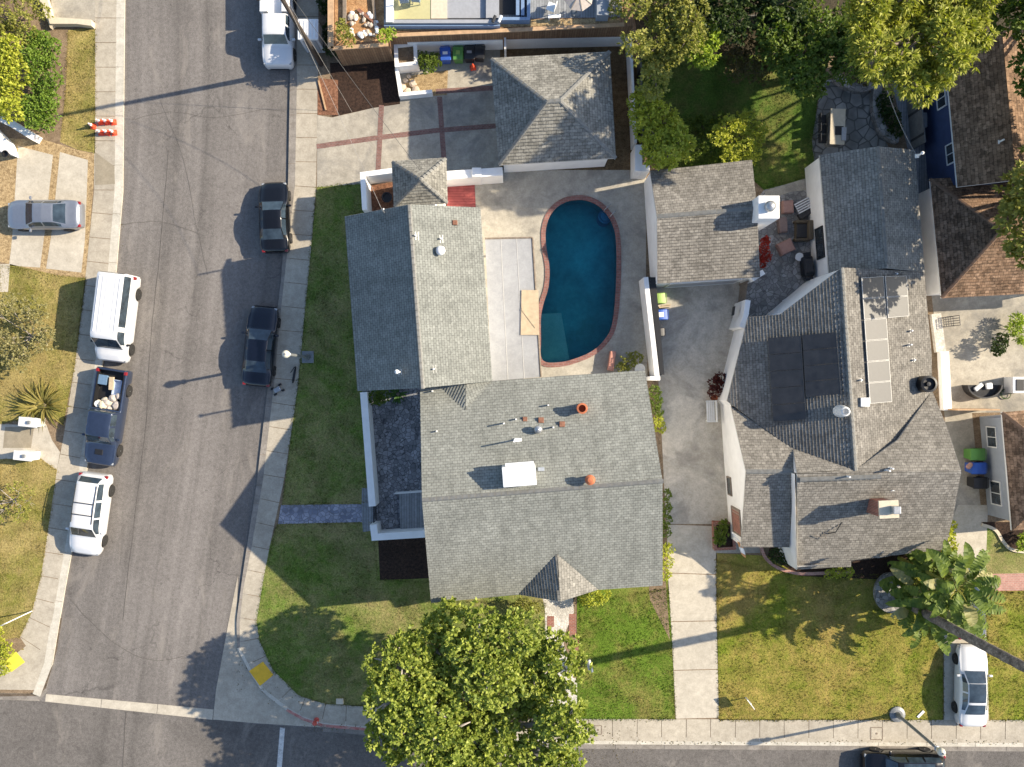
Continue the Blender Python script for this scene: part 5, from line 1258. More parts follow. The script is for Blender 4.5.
# pole, wires, toilet
up_=thing('utility_pole','tall brown utility pole leaning over the white portable toilet','utility pole',W(321,64,0))
MB().tube([(0,0,0),(0,0,5),(0,0,10.4)],[.17,.14,.11],12).build('pole',M['pole'],up_,smooth=True)
MB().box((0,0,9.8),(2.4,.12,.12),.2).build('cross_arm',M['pole'],up_)
for x in(-1.1,-.5,.5,1.1): MB().lathe([(.04,0),(.06,.05),(.03,.12),(0,.14)],(x*math.cos(.2),x*math.sin(.2),9.86),10).build('insulator',M['steel'],up_)
pt=thing('portable_toilet','white portable toilet with a ribbed roof standing by the utility pole','portable toilet',W(316.5,44,0)+Vector((0,0,0)))
MB().bev((0,0,1.1),(1.15,1.15,2.1),.04).build('cabin',plain('pale_grey_panel',(.5,.53,.56),.5),pt); MB().bev((0,0,2.24),(1.25,1.25,.16),.05).build('roof',M['white'],pt)
for k in range(5): MB().bev((-.44+k*.22,0,2.33),(.08,1.05,.05),.02).build('roof_rib',M['white'],pt)
MB().bev((0,-.59,1.05),(.8,.04,1.85),.01).build('door',M['greymat'],pt)
def sagwire(label,A,B,sag,r=.012,mat='wire'):
    mb=MB(); pts=[A.lerp(B,t)+Vector((0,0,-sag*4*t*(1-t))) for t in np.linspace(0,1,12)]; mb.tube(pts,r,5,cap=False)
    tag(mb.build('overhead_wire',M[mat],None,origin=A),label,'wire')
PT=W(321,58,0)+Vector((0,0,9.9))
sagwire('pale service wire from the utility pole to the mast on the dark roof slope',PT,mast_top,.7,.010,'wirepale')
sagwire('thin wire crossing the concrete driveway towards the small tower',PT+Vector((.3,0,-.4)),W(420,170,5.3),1.0,.012)
sagwire('guy wire from the utility pole down into the brown mulch bed',PT+Vector((0,0,-1.5)),W(352,112,.05),.05,.010,'wirepale')
sagwire('dark wire crossing the upper street to the left yards',PT+Vector((-.8,0,0)),Vector((-46,27,8.5)),.8,.018)
sagwire('dark wire running out of the top of the picture along the street',PT+Vector((.8,.1,0)),Vector((-10,52,10)),.8,.014)
prop('marker_stake','pale wooden stake lying across the red chip bed','stake',MB().box((0,0,.06),(.09,2.1,.09)),M['woodcap'],W(322,94,0),math.radians(14))
# left yard
wall('stair_wall','stepped white wall at the end of the clipped hedge on the left edge','garden wall',[(8,122),(20,128),(41,141)],.9,.42,ST)
wl=MB().prism(g2([(-60,130),(0,130),(15,145),(19,158),(0,152),(-60,148)]),0,.8); prop('porch_slab','white porch corner at the left edge above the driveway','porch',wl,ST,(0,0,0))
prop('porch_pot','dark pot standing on the white porch corner','pot',MB().lathe([(.13,0),(.2,.3),(.22,.33),(.16,.33),(.14,.2),(0,.2)],n=14),M['black'],W(8,155,.8))
for y,l,x in((421.5,'upper white entry pillar with a lamp cap beside the spiky plant',36),(454.5,'lower white entry pillar with a lamp cap below the path',31)):
    r=thing('entry_pillar',l,'pillar',W(x+1,y,0),math.radians(-6)); MB().bev((0,0,.5),(1.05,.5,1.0),.03).build('pillar_body',ST,r); MB().bev((0,0,1.03),(1.15,.58,.08),.02).build('cap',M['trim'],r)
    MB().bev((.1,0,1.13),(.2,.2,.14),.03).build('lamp_cap',M['lampgrey'],r)
prop('retaining_edge','tan curved retaining edge between the top left path and the grass','retaining wall',MB().prism(g2([(52,20),(95,23),(95,29),(80,27),(54,27)]),0,.5),M['sand'],(0,0,0))
prop('retaining_edge','slanting sandy kerb stone beside the dark shrubs at the top left','retaining wall',MB().prism(g2([(34,-20),(44,-20),(57,26),(53,30)]),0,.35),M['sand'],(0,0,0))
# plywood on the patio cover
prop('plywood_sheet','bare plywood sheet with a diagonal edge lying on the patio cover','plywood',MB().prism([(-.5,1.35),(.5,1.35),(.55,-1.3),(-.55,-1.3)],.03,.07).prism([(-.52,.2),(-.45,.3),(.35,-.75),(.3,-.9)],.071,.1),M['plywood'],W(530,313,2.93)+Vector((0,0,.0)),0)
# rear patio of the east house
def softbox(name,label,cat,x,y,d,mat,rz): 
    mb=MB().bev((0,0,d[2]/2),d,.06); mb.bev((0,0,d[2]+.02),(d[0]*.9,d[1]*.9,.08),.03); prop(name,label,cat,mb,M[mat],W(x,y,0)+Vector((0,0,.01)),rz)
softbox('ottoman','rose coloured square ottoman beside the slatted lounger and white chimney','ottoman',786,208,(.7,.8,.45),'cushion',.05)
softbox('ottoman','mauve ottoman left of the brown wicker armchair','ottoman',781,226,(.55,.95,.45),'mauve',.1)
softbox('ottoman','rose coloured ottoman turned askew below the mauve one','ottoman',784,248,(.95,.8,.5),'cushion',.45)
ar=thing('wicker_armchair','dark brown wicker armchair with a deep seat by the white wall','armchair',W(800,232,0)+Vector((0,0,.01)),0)
MB().bev((0,0,.25),(.8,1.0,.3),.03).build('seat',M['wicker'],ar); MB().bev((.42,0,.45),(.3,1.2,.8),.06).build('backrest',M['wicker'],ar)
for sy in(-1,1): MB().bev((-.05,sy*.55,.35),(.9,.16,.55),.04).build('armrest',M['wicker'],ar)
MB().bev((-.03,0,.44),(.66,.86,.1),.04).build('seat_cushion',M['darkfab'],ar)
lo=thing('slatted_lounger','folded white slatted lounger with dark cushion against the wall','lounger',W(801,207,0),math.radians(28))
for k in range(5): MB().bev((0,-.3+k*.15,.5),(1.0,.07,.04),.01).build('slat',M['white'],lo)
MB().bev((0,-.5,.35),(1.15,.35,.3),.05).build('cushion',M['darkfab'],lo)
for sx in(-.45,.45): MB().box((sx,0,.24),(.05,.7,.48)).build('leg',M['steel'],lo)
bq=thing('kettle_barbecue','covered black barbecue beside the white wall and patio','barbecue',W(804,268,0),.1)
MB().bev((0,0,.55),(.65,1.25,.75),.12).build('cover',M['black'],bq); MB().bev((0,0,1.0),(.5,.85,.2),.08).build('hood',M['darkfab'],bq)
for sy in(-1,1): MB().bev((0,sy*.72,.75),(.45,.3,.05),.02).build('side_shelf',M['binblack'],bq)
prop('side_table','small round white table beside the black barbecue','table',MB().lathe([(.16,0),(.05,.04),(.05,.45),(.26,.47),(.26,.5),(0,.5)],n=18),M['white'],W(797,258,0))
prop('side_table','small white stool in the lower corner of the shaded patio','stool',MB().bev((0,0,.42),(.5,.38,.06),.02).box((0,0,.2),(.3,.25,.4)),M['white'],W(785,302,0),.5)
# stone patio island
isl=thing('stone_island','pale stone topped kitchen island on the dark stone patio','kitchen island',W(832,131,0),math.radians(-2))
MB().bev((0,0,.45),(.8,2.05,.9),.03).build('island_body',M['stonewall'],isl); MB().bev((0,0,.93),(.92,2.2,.07),.02).build('counter',M['sand'],isl); MB().bev((.1,-.25,.975),(.5,.55,.04),.01).build('grill_plate',M['black'],isl)
MB().bev((.38,-.45,1.0),(.3,.8,.06),.02).build('side_burner',M['steel'],isl)
for k,l in enumerate(('topmost','middle','lowest')): chair('patio_chair','dark chair on the left side of the stone kitchen island, %s of three'%l,820,121+k*10,.01,math.radians(-90),M['darkfab'],'chair','chairs at the stone island')
def curved(name,label,pts,w,h):
    a=smooth_loop(pts,6,False); l=offset_loop(a,w/2)[1:-1]; r=offset_loop(a,-w/2)[1:-1]
    prop(name,label,'stone wall',MB().prism(g2(l+r[::-1]),-.01,h),M['stonewall'],(0,0,0))
curved('stone_wall','curved grey stone seat wall below the big yellow green tree',[(833,78),(841,84),(853,90),(865,89),(876,81),(880,72)],8,.55)
curved('stone_wall','bent grey stone wall running down beside the planting bed',[(876,82),(874,95),(874,112),(879,130),(890,139),(896,141)],8,.55)
fence=lambda name,label,pts,h,mat: wall(name,label,'fence',pts,h,.08,mat)
fence('board_fence','dark board fence in the shade behind the back lawn trees',[(716,30),(785,24)],1.8,M['greyfence'])
fence('board_fence','grey board fence between the stone patio and the navy house',[(905,78),(912,150)],1.8,M['greyfence'])
fence('board_fence','dark fence between the bright shrubs and the garage side yard',[(637,60),(640,168)],1.6,M['greyfence'])
sagwire('pale cable dropping from the tall tree to the north wing mast',W(884,80,6),W(917,156,3.7),.3,.018,'wirepale')
# right court
fence('beam_gate','pale timber topped gate across the narrow right passage',[(944,409),(985,409)],1.7,M['woodcap'])
wall('white_kerb_wall','narrow white wall strip along the side of the right court','garden wall',[(941,352),(944,410)],.5,.5,ST)
wall('white_kerb_wall','pale paved strip wall beside the iron chair in the right court','garden wall',[(934,314),(939,352)],.3,.6,M['terrazzo'])
so=thing('daybed','curved charcoal daybed with two pale pillows by the stucco house','daybed',W(979,389,0),0)
mb=MB(); n=14; q=[( 1.0*math.cos(t),-.75*math.sin(t)) for t in np.linspace(0,math.pi,n)]
mb.prism([(x,y+.25) for x,y in q],0,.42); mb.build('seat',M['darkfab'],so)
mb=MB(); o_=[(x*1.08,y*1.12+.25) for x,y in q]; mb.prism(o_+[(x,y+.25) for x,y in q[::-1]],0,.75); mb.build('backrest',M['binblack'],so)
prop('pillow','pale oblong pillow on the charcoal daybed, left of the pair','pillow',MB().bev((0,0,.1),(.62,.28,.16),.07),M['white'],W(974,387,0)+Vector((0,0,.42)),.7)
prop('pillow','pale square pillow on the charcoal daybed, right of the pair','pillow',MB().bev((0,0,.1),(.42,.4,.16),.07),M['white'],W(984.5,386,0)+Vector((0,0,.42)),.1)
ic=thing('iron_chair','black wire garden chair in the sunny corner of the right court','chair',W(945,322,0),.1)
mb=MB()
for k in range(5): mb.tube([(-.3+k*.15,-.3,.45),(-.3+k*.15,.3,.45)],.02,5); mb.tube([(-.3,-.3+k*.15,.45),(.3,-.3+k*.15,.45)],.02,5)
mb.build('seat',M['black'],ic)
mb=MB()
for k in range(5): mb.tube([(.3,-.3+k*.15,.45),(.42,-.3+k*.15,1.0)],.02,5)
mb.tube([(.42,-.32,1.0),(.42,.32,1.0)],.025,5); mb.build('backrest',M['black'],ic)
for sx in(-.28,.28):
    for sy in(-.28,.28): MB().tube([(sx,sy,0),(sx,sy,.45)],.02,5).build('leg',M['black'],ic)
dr=thing('door_canopy','white framed dark hatch at the right edge of the court','hatch',W(1010,385,0)); MB().bev((0,0,.5),(.8,1.0,1.0),.03).build('frame',M['white'],dr); MB().bev((.05,0,1.01),(.5,.7,.06),.02).build('pane',M['black'],dr)
prop('garden_hose','pale coiled hose in front of the daybed near the hatch','hose',MB().tube([(.35*math.cos(t)*(1-.02*t),.3*math.sin(t),.03+.01*t) for t in np.linspace(0,12,50)],.02,5),M['leaf_succ'],W(1005,394,0))
def pot(label,x,y,r,h,mat): prop('plant_pot',label,'plant pot',MB().lathe([(r*.7,0),(r,h),(r*1.1,h),(r*1.1,h+.04),(r*.85,h+.04),(r*.8,h-.1),(0,h-.1)],n=14),M[mat],W(x,y,0))
pot('dark round pot tucked beside the corner of the small tower',388,199,.3,.5,'binblack'); pot('pale pot among the shrubs at the end of the pool deck',639,369,.3,.4,'white'); pot('small terracotta pot under the maroon shrub by the bench',713,398,.2,.3,'terracotta')
for i,(x,y,s_) in enumerate(((403,88,.22),(408,92,.28),(413,84,.2),(411,95,.2),(416,91,.25),(406,81,.18),(420,94,.16),(409,77,.15))):
    prop('garden_rock','pale rock inside the low white L shaped wall','rock',heap([(0,0,s_*.4)],s_,i+20),M['rock'],W(x,y,0),i,'pale rocks inside the low wall')
for i in range(44):
    x=R.uniform(347,378); y=R.uniform(14,37); prop('planter_rock','pale rock scattered on the ochre soil of the raised planter','rock',heap([(0,0,.1)],R.uniform(.07,.19),i+50),M['rock'] if i%3 else M['whiteband'],W(x,y,TZ+.02),i,'rocks in the raised planter')
prop('timber_beam','red brown timber beam lying on the ochre soil of the raised planter','timber',MB().box((0,0,.08),(1.9,.18,.14)),M['rust'],W(371,20,TZ+.02),math.radians(-38))
prop('timber_beam','dark timber beam standing on edge at the top of the raised planter','timber',MB().box((0,0,.1),(.2,2.2,.2)),M['dirtwood'],W(345,6,TZ+.02),0)
prop('timber_beam','long dark timber at the right side of the raised planter','timber',MB().box((0,0,.1),(.16,1.7,.2)),M['dirtwood'],W(374,6,TZ+.02),.1)
# ---------------------------------------------------------------- vegetation
def leafmesh(name,C,D,size,per,mat,parent=None,aspect=.5,spread=.9,origin=(0,0,0),vertical=.25,fold=0):
    """C clump centres, D outward directions (n,3): a rosette of `per` leaves at each clump"""
    n=len(C)*per; C=np.repeat(C,per,0); D=np.repeat(D,per,0)
    d=D+NR.normal(0,spread,(n,3)); d/=np.linalg.norm(d,axis=1,keepdims=True)+1e-9
    upv=np.tile((0,0,1.0),(n,1))+NR.normal(0,vertical+.25,(n,3))
    s=np.cross(d,upv); s/=np.linalg.norm(s,axis=1,keepdims=True)+1e-9
    nz=np.cross(s,d)
    L=size*NR.uniform(.65,1.25,(n,1)); w=L*aspect*.5
    p0=C+d*L*.08; tip=C+d*L-np.array((0,0,1))*L*.12; mid=C+d*L*.5+nz*L*.06
    V=np.stack([p0,mid-s*w,tip,mid+s*w],1).reshape(-1,3)-np.array(origin)
    me=bpy.data.meshes.new(name); me.vertices.add(4*n); me.vertices.foreach_set('co',V.astype(np.float32).ravel())
    me.loops.add(4*n); me.loops.foreach_set('vertex_index',np.arange(4*n,dtype=np.int32))
    me.polygons.add(n); me.polygons.foreach_set('loop_start',np.arange(0,4*n,4,dtype=np.int32)); me.polygons.foreach_set('loop_total',np.full(n,4,np.int32))
    me.materials.append(mat); me.update(); me.validate()
    o=bpy.data.objects.new(name,me); COL.objects.link(o); o.location=origin
    if parent: o.parent=parent; o.location=(0,0,0)
    return o
def clumps(lobes,dens,inner=.25,low=-.35,gap=.0):
    Cs=[];Ds=[]
    for (c,r,rz) in lobes:
        k=max(34,int(dens*max(1,.9/r)*4*math.pi*r*r*.6)); 
        d=NR.normal(0,1,(k*2,3)); d/=np.linalg.norm(d,axis=1,keepdims=True); d=d[d[:,2]>low][:k]
        rad=np.where(NR.random(len(d))<inner,NR.uniform(.35,.8,len(d)),NR.uniform(.8,1.08,len(d)))[:,None]
        # lumpy surface: radius varies with direction
        ph=NR.uniform(0,6,3); lump=1+.16*np.sin(d[:,:1]*5+ph[0])*np.sin(d[:,1:2]*5+ph[1])+.1*np.sin(d[:,2:3]*7+ph[2])
        p=np.array(c)+d*rad*lump*np.array((r,r,rz))
        if gap: 
            keep=(np.sin(p[:,0]*2.1+ph[0])*np.sin(p[:,1]*2.3+ph[1])+NR.normal(0,.35,len(p)))>-gap; p=p[keep]; d=d[keep]
        Cs.append(p); Ds.append(d)
    return np.concatenate(Cs),np.concatenate(Ds)
def L3(lobes): # (px,py,h,r_px,rz_ratio)
    out=[]
    for l in lobes:
        x,y,h,r=l[:4]; k=l[4] if len(l)>4 else .7; rr=r/S*(1-h/H); c=W(x,y,h); out.append(((c.x,c.y,max(h-rr*k*.55,rr*k*.5)),rr,rr*k))
    return out
def plant(name,label,cat,lobes,leaf,size=.22,per=6,dens=9,stem=None,base=None,group=None,inner=.25,aspect=.5,spread=.9,z0=0,gap=.0,nlimb=99,trunk_r=None,low=-.35,limb='bark'):
    size*=.82; dens*=1.45
    L=L3(lobes); bx,by=(np.mean([l[0][0] for l in L]),np.mean([l[0][1] for l in L])) if base is None else W(*base)[:2]
    r=thing(name,label,cat,(bx,by,z0),0,group); B=Vector((bx,by,z0))
    C,D=clumps(L,dens,inner,low,gap); keep=C[:,2]>z0+.06; C=C[keep]; D=D[keep]
    if stem is None: stem=max(l[0][2] for l in L)>2.2
    tr=trunk_r or (.16 if stem else .04)
    leafmesh('crown' if stem else 'foliage',C,D,size,per,M['leaf_'+leaf],r,aspect,spread,(bx,by,z0))
    mb=MB(); top=min(l[0][2] for l in L)*.6 if stem else .12
    fork=Vector((0,0,max(.1,top-z0)))
    if stem: mb.tube([(0,0,-.05),fork*.5+Vector((.05,-.04,0)),fork],[tr*1.25,tr,tr*.85],10)
    for (c,rr,rz) in L[:nlimb]:
        c=Vector(c)-B; m=fork.lerp(c,.5)+Vector((R.uniform(-.2,.2),R.uniform(-.2,.2),-.1*rr))
        mb.tube([fork if stem else (R.uniform(-.1,.1),R.uniform(-.1,.1),0),m,c],[tr*.7,tr*.45,tr*.22],7)
        for q in range(4):
            d=Vector((R.uniform(-1,1),R.uniform(-1,1),R.uniform(.0,.8))).normalized(); e=c+Vector((d.x*rr,d.y*rr,d.z*rz))*.85
            mb.tube([m.lerp(c,.6),c.lerp(e,.5)+Vector((0,0,.05)),e],[tr*.3,tr*.2,tr*.06],5)
    mb.build('trunk' if stem else 'stems',M[limb],r,smooth=True)
    return r
def spread_lobes(poly,h,r,n,seed,hj=.15,k=.7):
    rr=random.Random(seed); xs=[p[0] for p in poly]; ys=[p[1] for p in poly]; out=[]; tries=0
    while len(out)<n and tries<4000:
        tries+=1; x,y=rr.uniform(min(xs),max(xs)),rr.uniform(min(ys),max(ys))
        if inpoly(x,y,poly) and all((x-o[0])**2+(y-o[1])**2>(r*.75)**2 for o in out): out.append((x,y,h*rr.uniform(1-hj,1+hj),r*rr.uniform(.8,1.2),k))
    return out
# the big street tree
big=spread_lobes([(385,650),(420,630),(470,628),(520,635),(560,655),(575,690),(580,740),(560,790),(470,800),(400,780),(392,740),(385,690)],7.2,29,29,4,.16,.62)
plant('street_tree','wide dense street tree with rosettes of yellow green leaves and pale limbs','tree',big,'big',.30,9,14,True,(478,715),inner=.35,spread=1.0,aspect=.6,gap=.5,trunk_r=.46,limb='palebark',low=-.2)
# left yards
plant('bright_shrub','bright yellow green shrub at the left edge beside the clipped hedge','shrub',spread_lobes([(-25,42),(8,40),(19,75),(8,108),(-25,108)],2.4,11,14,2,.25,.9),'yellow',.26,7,12,False)
plant('hedge','fresh green hedge along the dirt path at the top left','hedge',spread_lobes([(26,36),(50,34),(54,70),(48,118),(34,128),(22,118),(28,75)],1.8,8,26,5,.2,1),'hedge',.2,6,16,False)
plant('dark_shrub','dark olive shrub filling the top left corner','shrub',spread_lobes([(-20,-25),(32,-25),(46,20),(40,34),(0,36),(-20,30)],1.8,10,16,8,.2,.9),'olive',.2,6,12,False)
plant('sparse_shrub','sparse olive shrub with bare grey twigs on the dry left lawn','shrub',spread_lobes([(-15,305),(20,296),(50,318),(54,345),(30,360),(8,376),(-15,370)],1.5,10,12,3),'dry',.2,6,14,False,gap=.5,limb='palebark')
plant('sparse_shrub','grey green shrub at the left edge beside the white crossover','shrub',spread_lobes([(-20,468),(14,468),(30,495),(26,515),(0,525),(-20,520)],1.3,9,9,6),'olive',.19,5,9,False,gap=.3,limb='palebark')
plant('corner_shrub','yellow green bush beside the bright yellow tactile pad','shrub',spread_lobes([(-20,630),(8,628),(17,640),(10,655),(-3,680),(-20,678)],1.0,6.5,9,9),'yellow',.18,6,16,False)
def spiky(name,label,x,y,n,Ln,mat,z=0):
    r=thing(name,label,'plant',W(x,y,z)); mb=MB()
    for i in range(n):
        a=R.uniform(0,2*math.pi); l=Ln*R.uniform(.6,1.1); e=R.uniform(.25,1.2); w=.06
        o=Vector((math.cos(a)*.12,math.sin(a)*.12,0)); d=Vector((math.cos(a),math.sin(a),0)); s_=Vector((-d.y,d.x,0))*w
        P=[o+d*l*t*math.cos(e*(1-t*.55))+Vector((0,0,l*(math.sin(e)*t-.45*t*t))) for t in(0,.35,.7,1)]
        P=[Vector((p.x,p.y,max(p.z,.02))) for p in P]
        vs=[]; 
        for p,k in zip(P,(.8,1,.7,.06)): vs+=[p-s_*k,p+Vector((0,0,-.02)),p+s_*k]
        mb.add(vs,[(q*3+j,q*3+j+1,q*3+4+j,q*3+3+j) for q in range(3) for j in range(2)])
    mb.build('leaves',M['leaf_'+mat],r); MB().lathe([(.12,0),(.1,.15),(0,.2)],n=8).build('stem',M['bark'],r); return r
spiky('spiky_flax','spiky yellow striped flax plant above the white entry pillars',45,405,90,1.7,'flax')
spiky('spiky_flax','young spiky flax leaves beside the larger flax on the lawn',33,408,40,1.2,'flax')
# around the mulch bed and terrace
plant('ivy_patch','dark ivy under the utility pole beside the timber planter','ivy',spread_lobes([(322,-20),(337,-20),(340,30),(345,62),(340,70),(326,60)],.9,6,12,4),'dark',.2,6,14,False)
plant('round_bush','round deep green bush between the block planter and the blue bin','shrub',[(428,62,1.3,9,.9),(423,58,1.2,7,.9),(434,60,1.2,7,.9)],'mid',.15,7,26,False)
plant('planter_plant','yellow green plant at the left of the raised rock planter','plant',[(343,32,4.0,7),(349,39,3.9,6),(341,24,3.9,5)],'olive',.18,5,16,False,z0=TZ)
plant('planter_plant','lush green plant at the right corner of the raised rock planter','plant',[(384,35,4.0,6),(390,33,3.9,5)],'bright',.16,6,20,False,z0=TZ)
plant('terrace_shrub','dark shrub between the pale panel and the trees on the terrace','shrub',[(617,8,4.2,8),(615,-4,4.2,7)],'olive',.2,5,12,False,z0=TZ)
# trees of the back garden
plant('garden_tree','tall olive yellow tree rising over the right end of the white back wall','tree',spread_lobes([(630,-10),(690,-8),(694,25),(678,60),(660,92),(642,92),(630,50)],5.2,15,15,2,.15),'olive',.27,6,15,True,(655,52),gap=1)
plant('garden_tree','leafy bright green tree beside the olive yellow tree','tree',spread_lobes([(684,24),(705,20),(718,34),(712,55),(692,58)],4.2,11,7,3),'bright',.3,6,14,True,(695,48))
plant('garden_tree','yellow green tree overhanging the upper corner of the gabled garage','tree',spread_lobes([(640,98),(660,95),(674,120),(694,130),(690,150),(668,165),(645,150)],4.0,12,11,7),'yellow',.28,6,15,True,(658,132))
plant('garden_shrub','deep green shrub between the two bright back garden shrubs','shrub',[(700,148,1.2,9),(690,156,1.2,8),(712,154,1.0,8)],'mid',.2,6,14,False)
plant('garden_shrub','pale yellow green shrub on the sunny edge of the back lawn','shrub',spread_lobes([(720,122),(745,116),(762,128),(764,150),(735,158),(718,148)],2.0,9,10,5),'yellow',.19,7,16,False)
plant('garden_shrub','brownish green shrub in shade at the back of the lawn','shrub',spread_lobes([(728,38),(760,34),(774,55),(765,75),(735,72),(722,58)],2.4,11,9,5),'brownish',.2,6,12,False)
plant('garden_shrub','row of dark leafy perennials on the shaded back lawn edge','shrub',[(690,124,.5,5),(700,120,.5,5),(711,122,.5,5),(720,118,.5,5),(705,129,.5,5)],'mid',.25,6,14,False)
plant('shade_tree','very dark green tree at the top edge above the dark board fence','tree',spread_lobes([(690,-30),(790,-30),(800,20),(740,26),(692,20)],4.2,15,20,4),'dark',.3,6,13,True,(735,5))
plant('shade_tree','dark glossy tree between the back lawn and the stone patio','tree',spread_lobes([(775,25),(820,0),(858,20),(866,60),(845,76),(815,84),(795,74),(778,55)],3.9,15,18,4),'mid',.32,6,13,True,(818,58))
plant('tall_tree','tall tree with hanging yellow green leaves above the stone patio','tree',spread_lobes([(868,-20),(905,-15),(920,20),(905,40),(915,60),(895,72),(870,60),(862,25)],12,16,14,5,.1)+spread_lobes([(925,-20),(975,-25),(995,10),(985,40),(955,62),(930,85),(905,78),(920,50),(938,35)],12,16,18,8,.1),'euc',.44,9,13,True,(897,58),aspect=.24,gap=.6,trunk_r=.3)
plant('edge_tree','dark tree on the right edge shading the brown hip roof','tree',[(1030,222,9.5,26),(1052,190,10.5,30),(1062,245,10,30),(1025,190,9,18),(1085,215,10,30),(1030,250,8.6,16),(1085,90,9.5,42),(1130,130,10,45),(1085,150,9.5,42),(1090,195,9.5,40),(1140,190,10,40)],'olive',.42,7,8,True,(1040,200),trunk_r=.22)
plant('edge_tree','dark tree in the top right corner behind the navy house','tree',[(1020,5,9,24),(1050,-20,10,30),(1060,30,10,34),(1090,60,10.5,34),(1045,70,9.5,24)],'mid',.36,7,12,True,(1000,38),trunk_r=.22)
plant('planting_bed','low dark plants in the bed beside the bent stone wall','plants',[(885,100,.8,7),(892,115,.9,8),(896,130,.8,7),(884,112,.6,6)],'dark',.22,6,14,False)
plant('planting_bed','rust coloured plants behind the curved stone seat wall','plants',[(858,76,.7,8),(866,78,.7,7)],'brownish',.2,6,12,False)
plant('bougainvillea','red flowering bougainvillea beside the gabled garage on the shaded patio','shrub',[(764,248,1.6,5.5),(766,256,1.5,5),(762,262,1.2,5),(766,241,1.4,4)],'red',.14,7,24,False)
plant('maroon_shrub','dark maroon shrub between the long driveway and the bench','shrub',[(717,384,1.0,7),(715,391,.9,6),(720,378,.9,5)],'maroon',.16,6,22,False)
# round the main house
plant('courtyard_bush','green bush in the top corner of the slate courtyard','shrub',[(374,397,1.1,6,.8),(383,396,1.1,6,.8),(379,400,1,5)],'mid',.15,6,24,False)
spiky('courtyard_succulent','grey rosette plant in the courtyard beside the green bush',398,394,26,.6,'succ')
plant('deck_shrub','olive shrub in the lower corner of the pool deck','shrub',[(628,362,1.0,7),(636,358,1.1,6),(622,368,.9,5)],'olive',.18,6,16,False)
plant('side_shrub','narrow green shrub row along the house wall by the driveway','shrub',[(655,392,.9,6),(657,402,.9,6),(658,412,.8,5)],'mid',.15,6,22,False)
plant('side_shrub','yellow flowering shrub below the green row by the driveway','shrub',[(659,420,.8,5),(661,428,.7,5)],'yellow',.14,6,24,False)
plant('side_shrub','dark green strip of plants under the house eave by the driveway','shrub',[(666,495,.8,5),(666,508,.8,5),(667,520,.8,5),(666,532,.7,5)],'mid',.15,6,20,False)
plant('side_shrub','pale yellow green plants at the lower house corner by the driveway','shrub',[(668,550,.8,6),(667,562,.8,6),(665,574,.8,6)],'yellow',.16,6,18,False)
plant('front_shrub','clipped yellow green shrub under the front eave beside the walk','shrub',[(594,598,1.3,8,.8),(603,596,1.2,7,.8),(586,601,1,6)],'yellow',.14,6,26,False)
plant('front_shrub','olive shrub under the front eave left of the walk','shrub',[(524,606,1.2,8),(533,609,1.1,6),(516,609,1.0,6)],'olive',.16,6,20,False)
plant('brick_planter_plant','green plant growing in the square brick planter','plant',[(722,532,.9,6),(720,540,.8,5),(724,525,.7,4)],'mid',.2,6,18,False,z0=.34)
plant('bed_shrub','dark shrub in the curved brick bed of the white house','shrub',[(778,556,.9,7),(787,560,.9,6)],'dark',.18,6,16,False)
plant('bed_shrub','yellow green shrub under the front eave of the white house','shrub',[(838,572,.8,6),(848,571,.8,6),(830,574,.7,4)],'yellow',.15,6,20,False)
plant('bed_shrub','tall yellowish plant strip at the end of the white house','shrub',[(950,534,1.8,5),(951,546,1.7,6),(949,556,1.5,6),(952,525,1.4,4)],'yellow',.2,6,18,False)
plant('court_plant','round dark green shrub at the edge of the right court','shrub',[(1001,345,1.2,7,.9),(1004,338,1.1,5),(999,350,.9,5)],'dark',.16,6,24,False)
plant('court_plant','bright long leaved plant at the right edge of the court','plant',[(1016,327,1.0,7),(1022,336,1.0,7),(1018,320,.9,6)],'bright',.3,6,12,False,aspect=.25)
plant('court_plant','bright green plant in the mulch bed at the right edge','plant',[(1022,545,.6,5),(1026,538,.6,5)],'bright',.2,6,14,False)
# giant bird of paradise in a stone ring
ring=[(882+ (19 if 0 else 0)+17*math.cos(t)+8,592+20*math.sin(t)) for t in np.linspace(0,2*math.pi,28,endpoint=False)]
prop('stone_ring','round stone planting ring at the foot of the tall palm','stone ring',MB().prism(g2(ring),-.01,.3).prism(g2([(890+14*math.cos(t),592+17*math.sin(t)) for t in np.linspace(0,2*math.pi,24,endpoint=False)]),.3,.33),M['stonewall'],(0,0,0))
bop=thing('giant_bird_of_paradise','giant clump of split paddle leaves beside the palm trunk and narrow driveway','plant',W(908,588,0))
def paddle(mb,base,tip_dir,Ln,wd,droop,seg=9):
    d=Vector(tip_dir).normalized(); s0=d.cross(Vector((0,0,1))).normalized(); p=Vector(base); rows=[]; dry=1 if R.random()<.16 else 0
    for i in range(seg+1):
        t=i/seg; dd=(d+Vector((0,0,-droop*t*1.6))).normalized(); p=p+dd*(Ln/seg)
        w=wd*math.sin(math.pi*min(1,.12+.88*t))**.6*(1 if t<.97 else .3)
        nrm=s0.cross(dd).normalized(); rows.append((p.copy(),s0,nrm,w))
    for i in range(seg):
        (p,s,n_,w),(q,s2,n2,w2)=rows[i],rows[i+1]
        for sg in(-1,1):
            if R.random()<.03: continue
            tear=R.uniform(.0,.14) if R.random()<.5 else 0; fold=.25
            a=p+s*sg*w+n_*w*fold*.8; b=p.lerp(q,1-tear)+s2*sg*w2+n2*w2*fold*.8-Vector((0,0,R.uniform(0,.12)))
            vs=[p,a,b,q]; mb.add(vs,[(0,1,2,3) if sg>0 else (0,3,2,1)],dry)
    return rows
heads=[]
mb_st=MB(); mb_lf=MB()
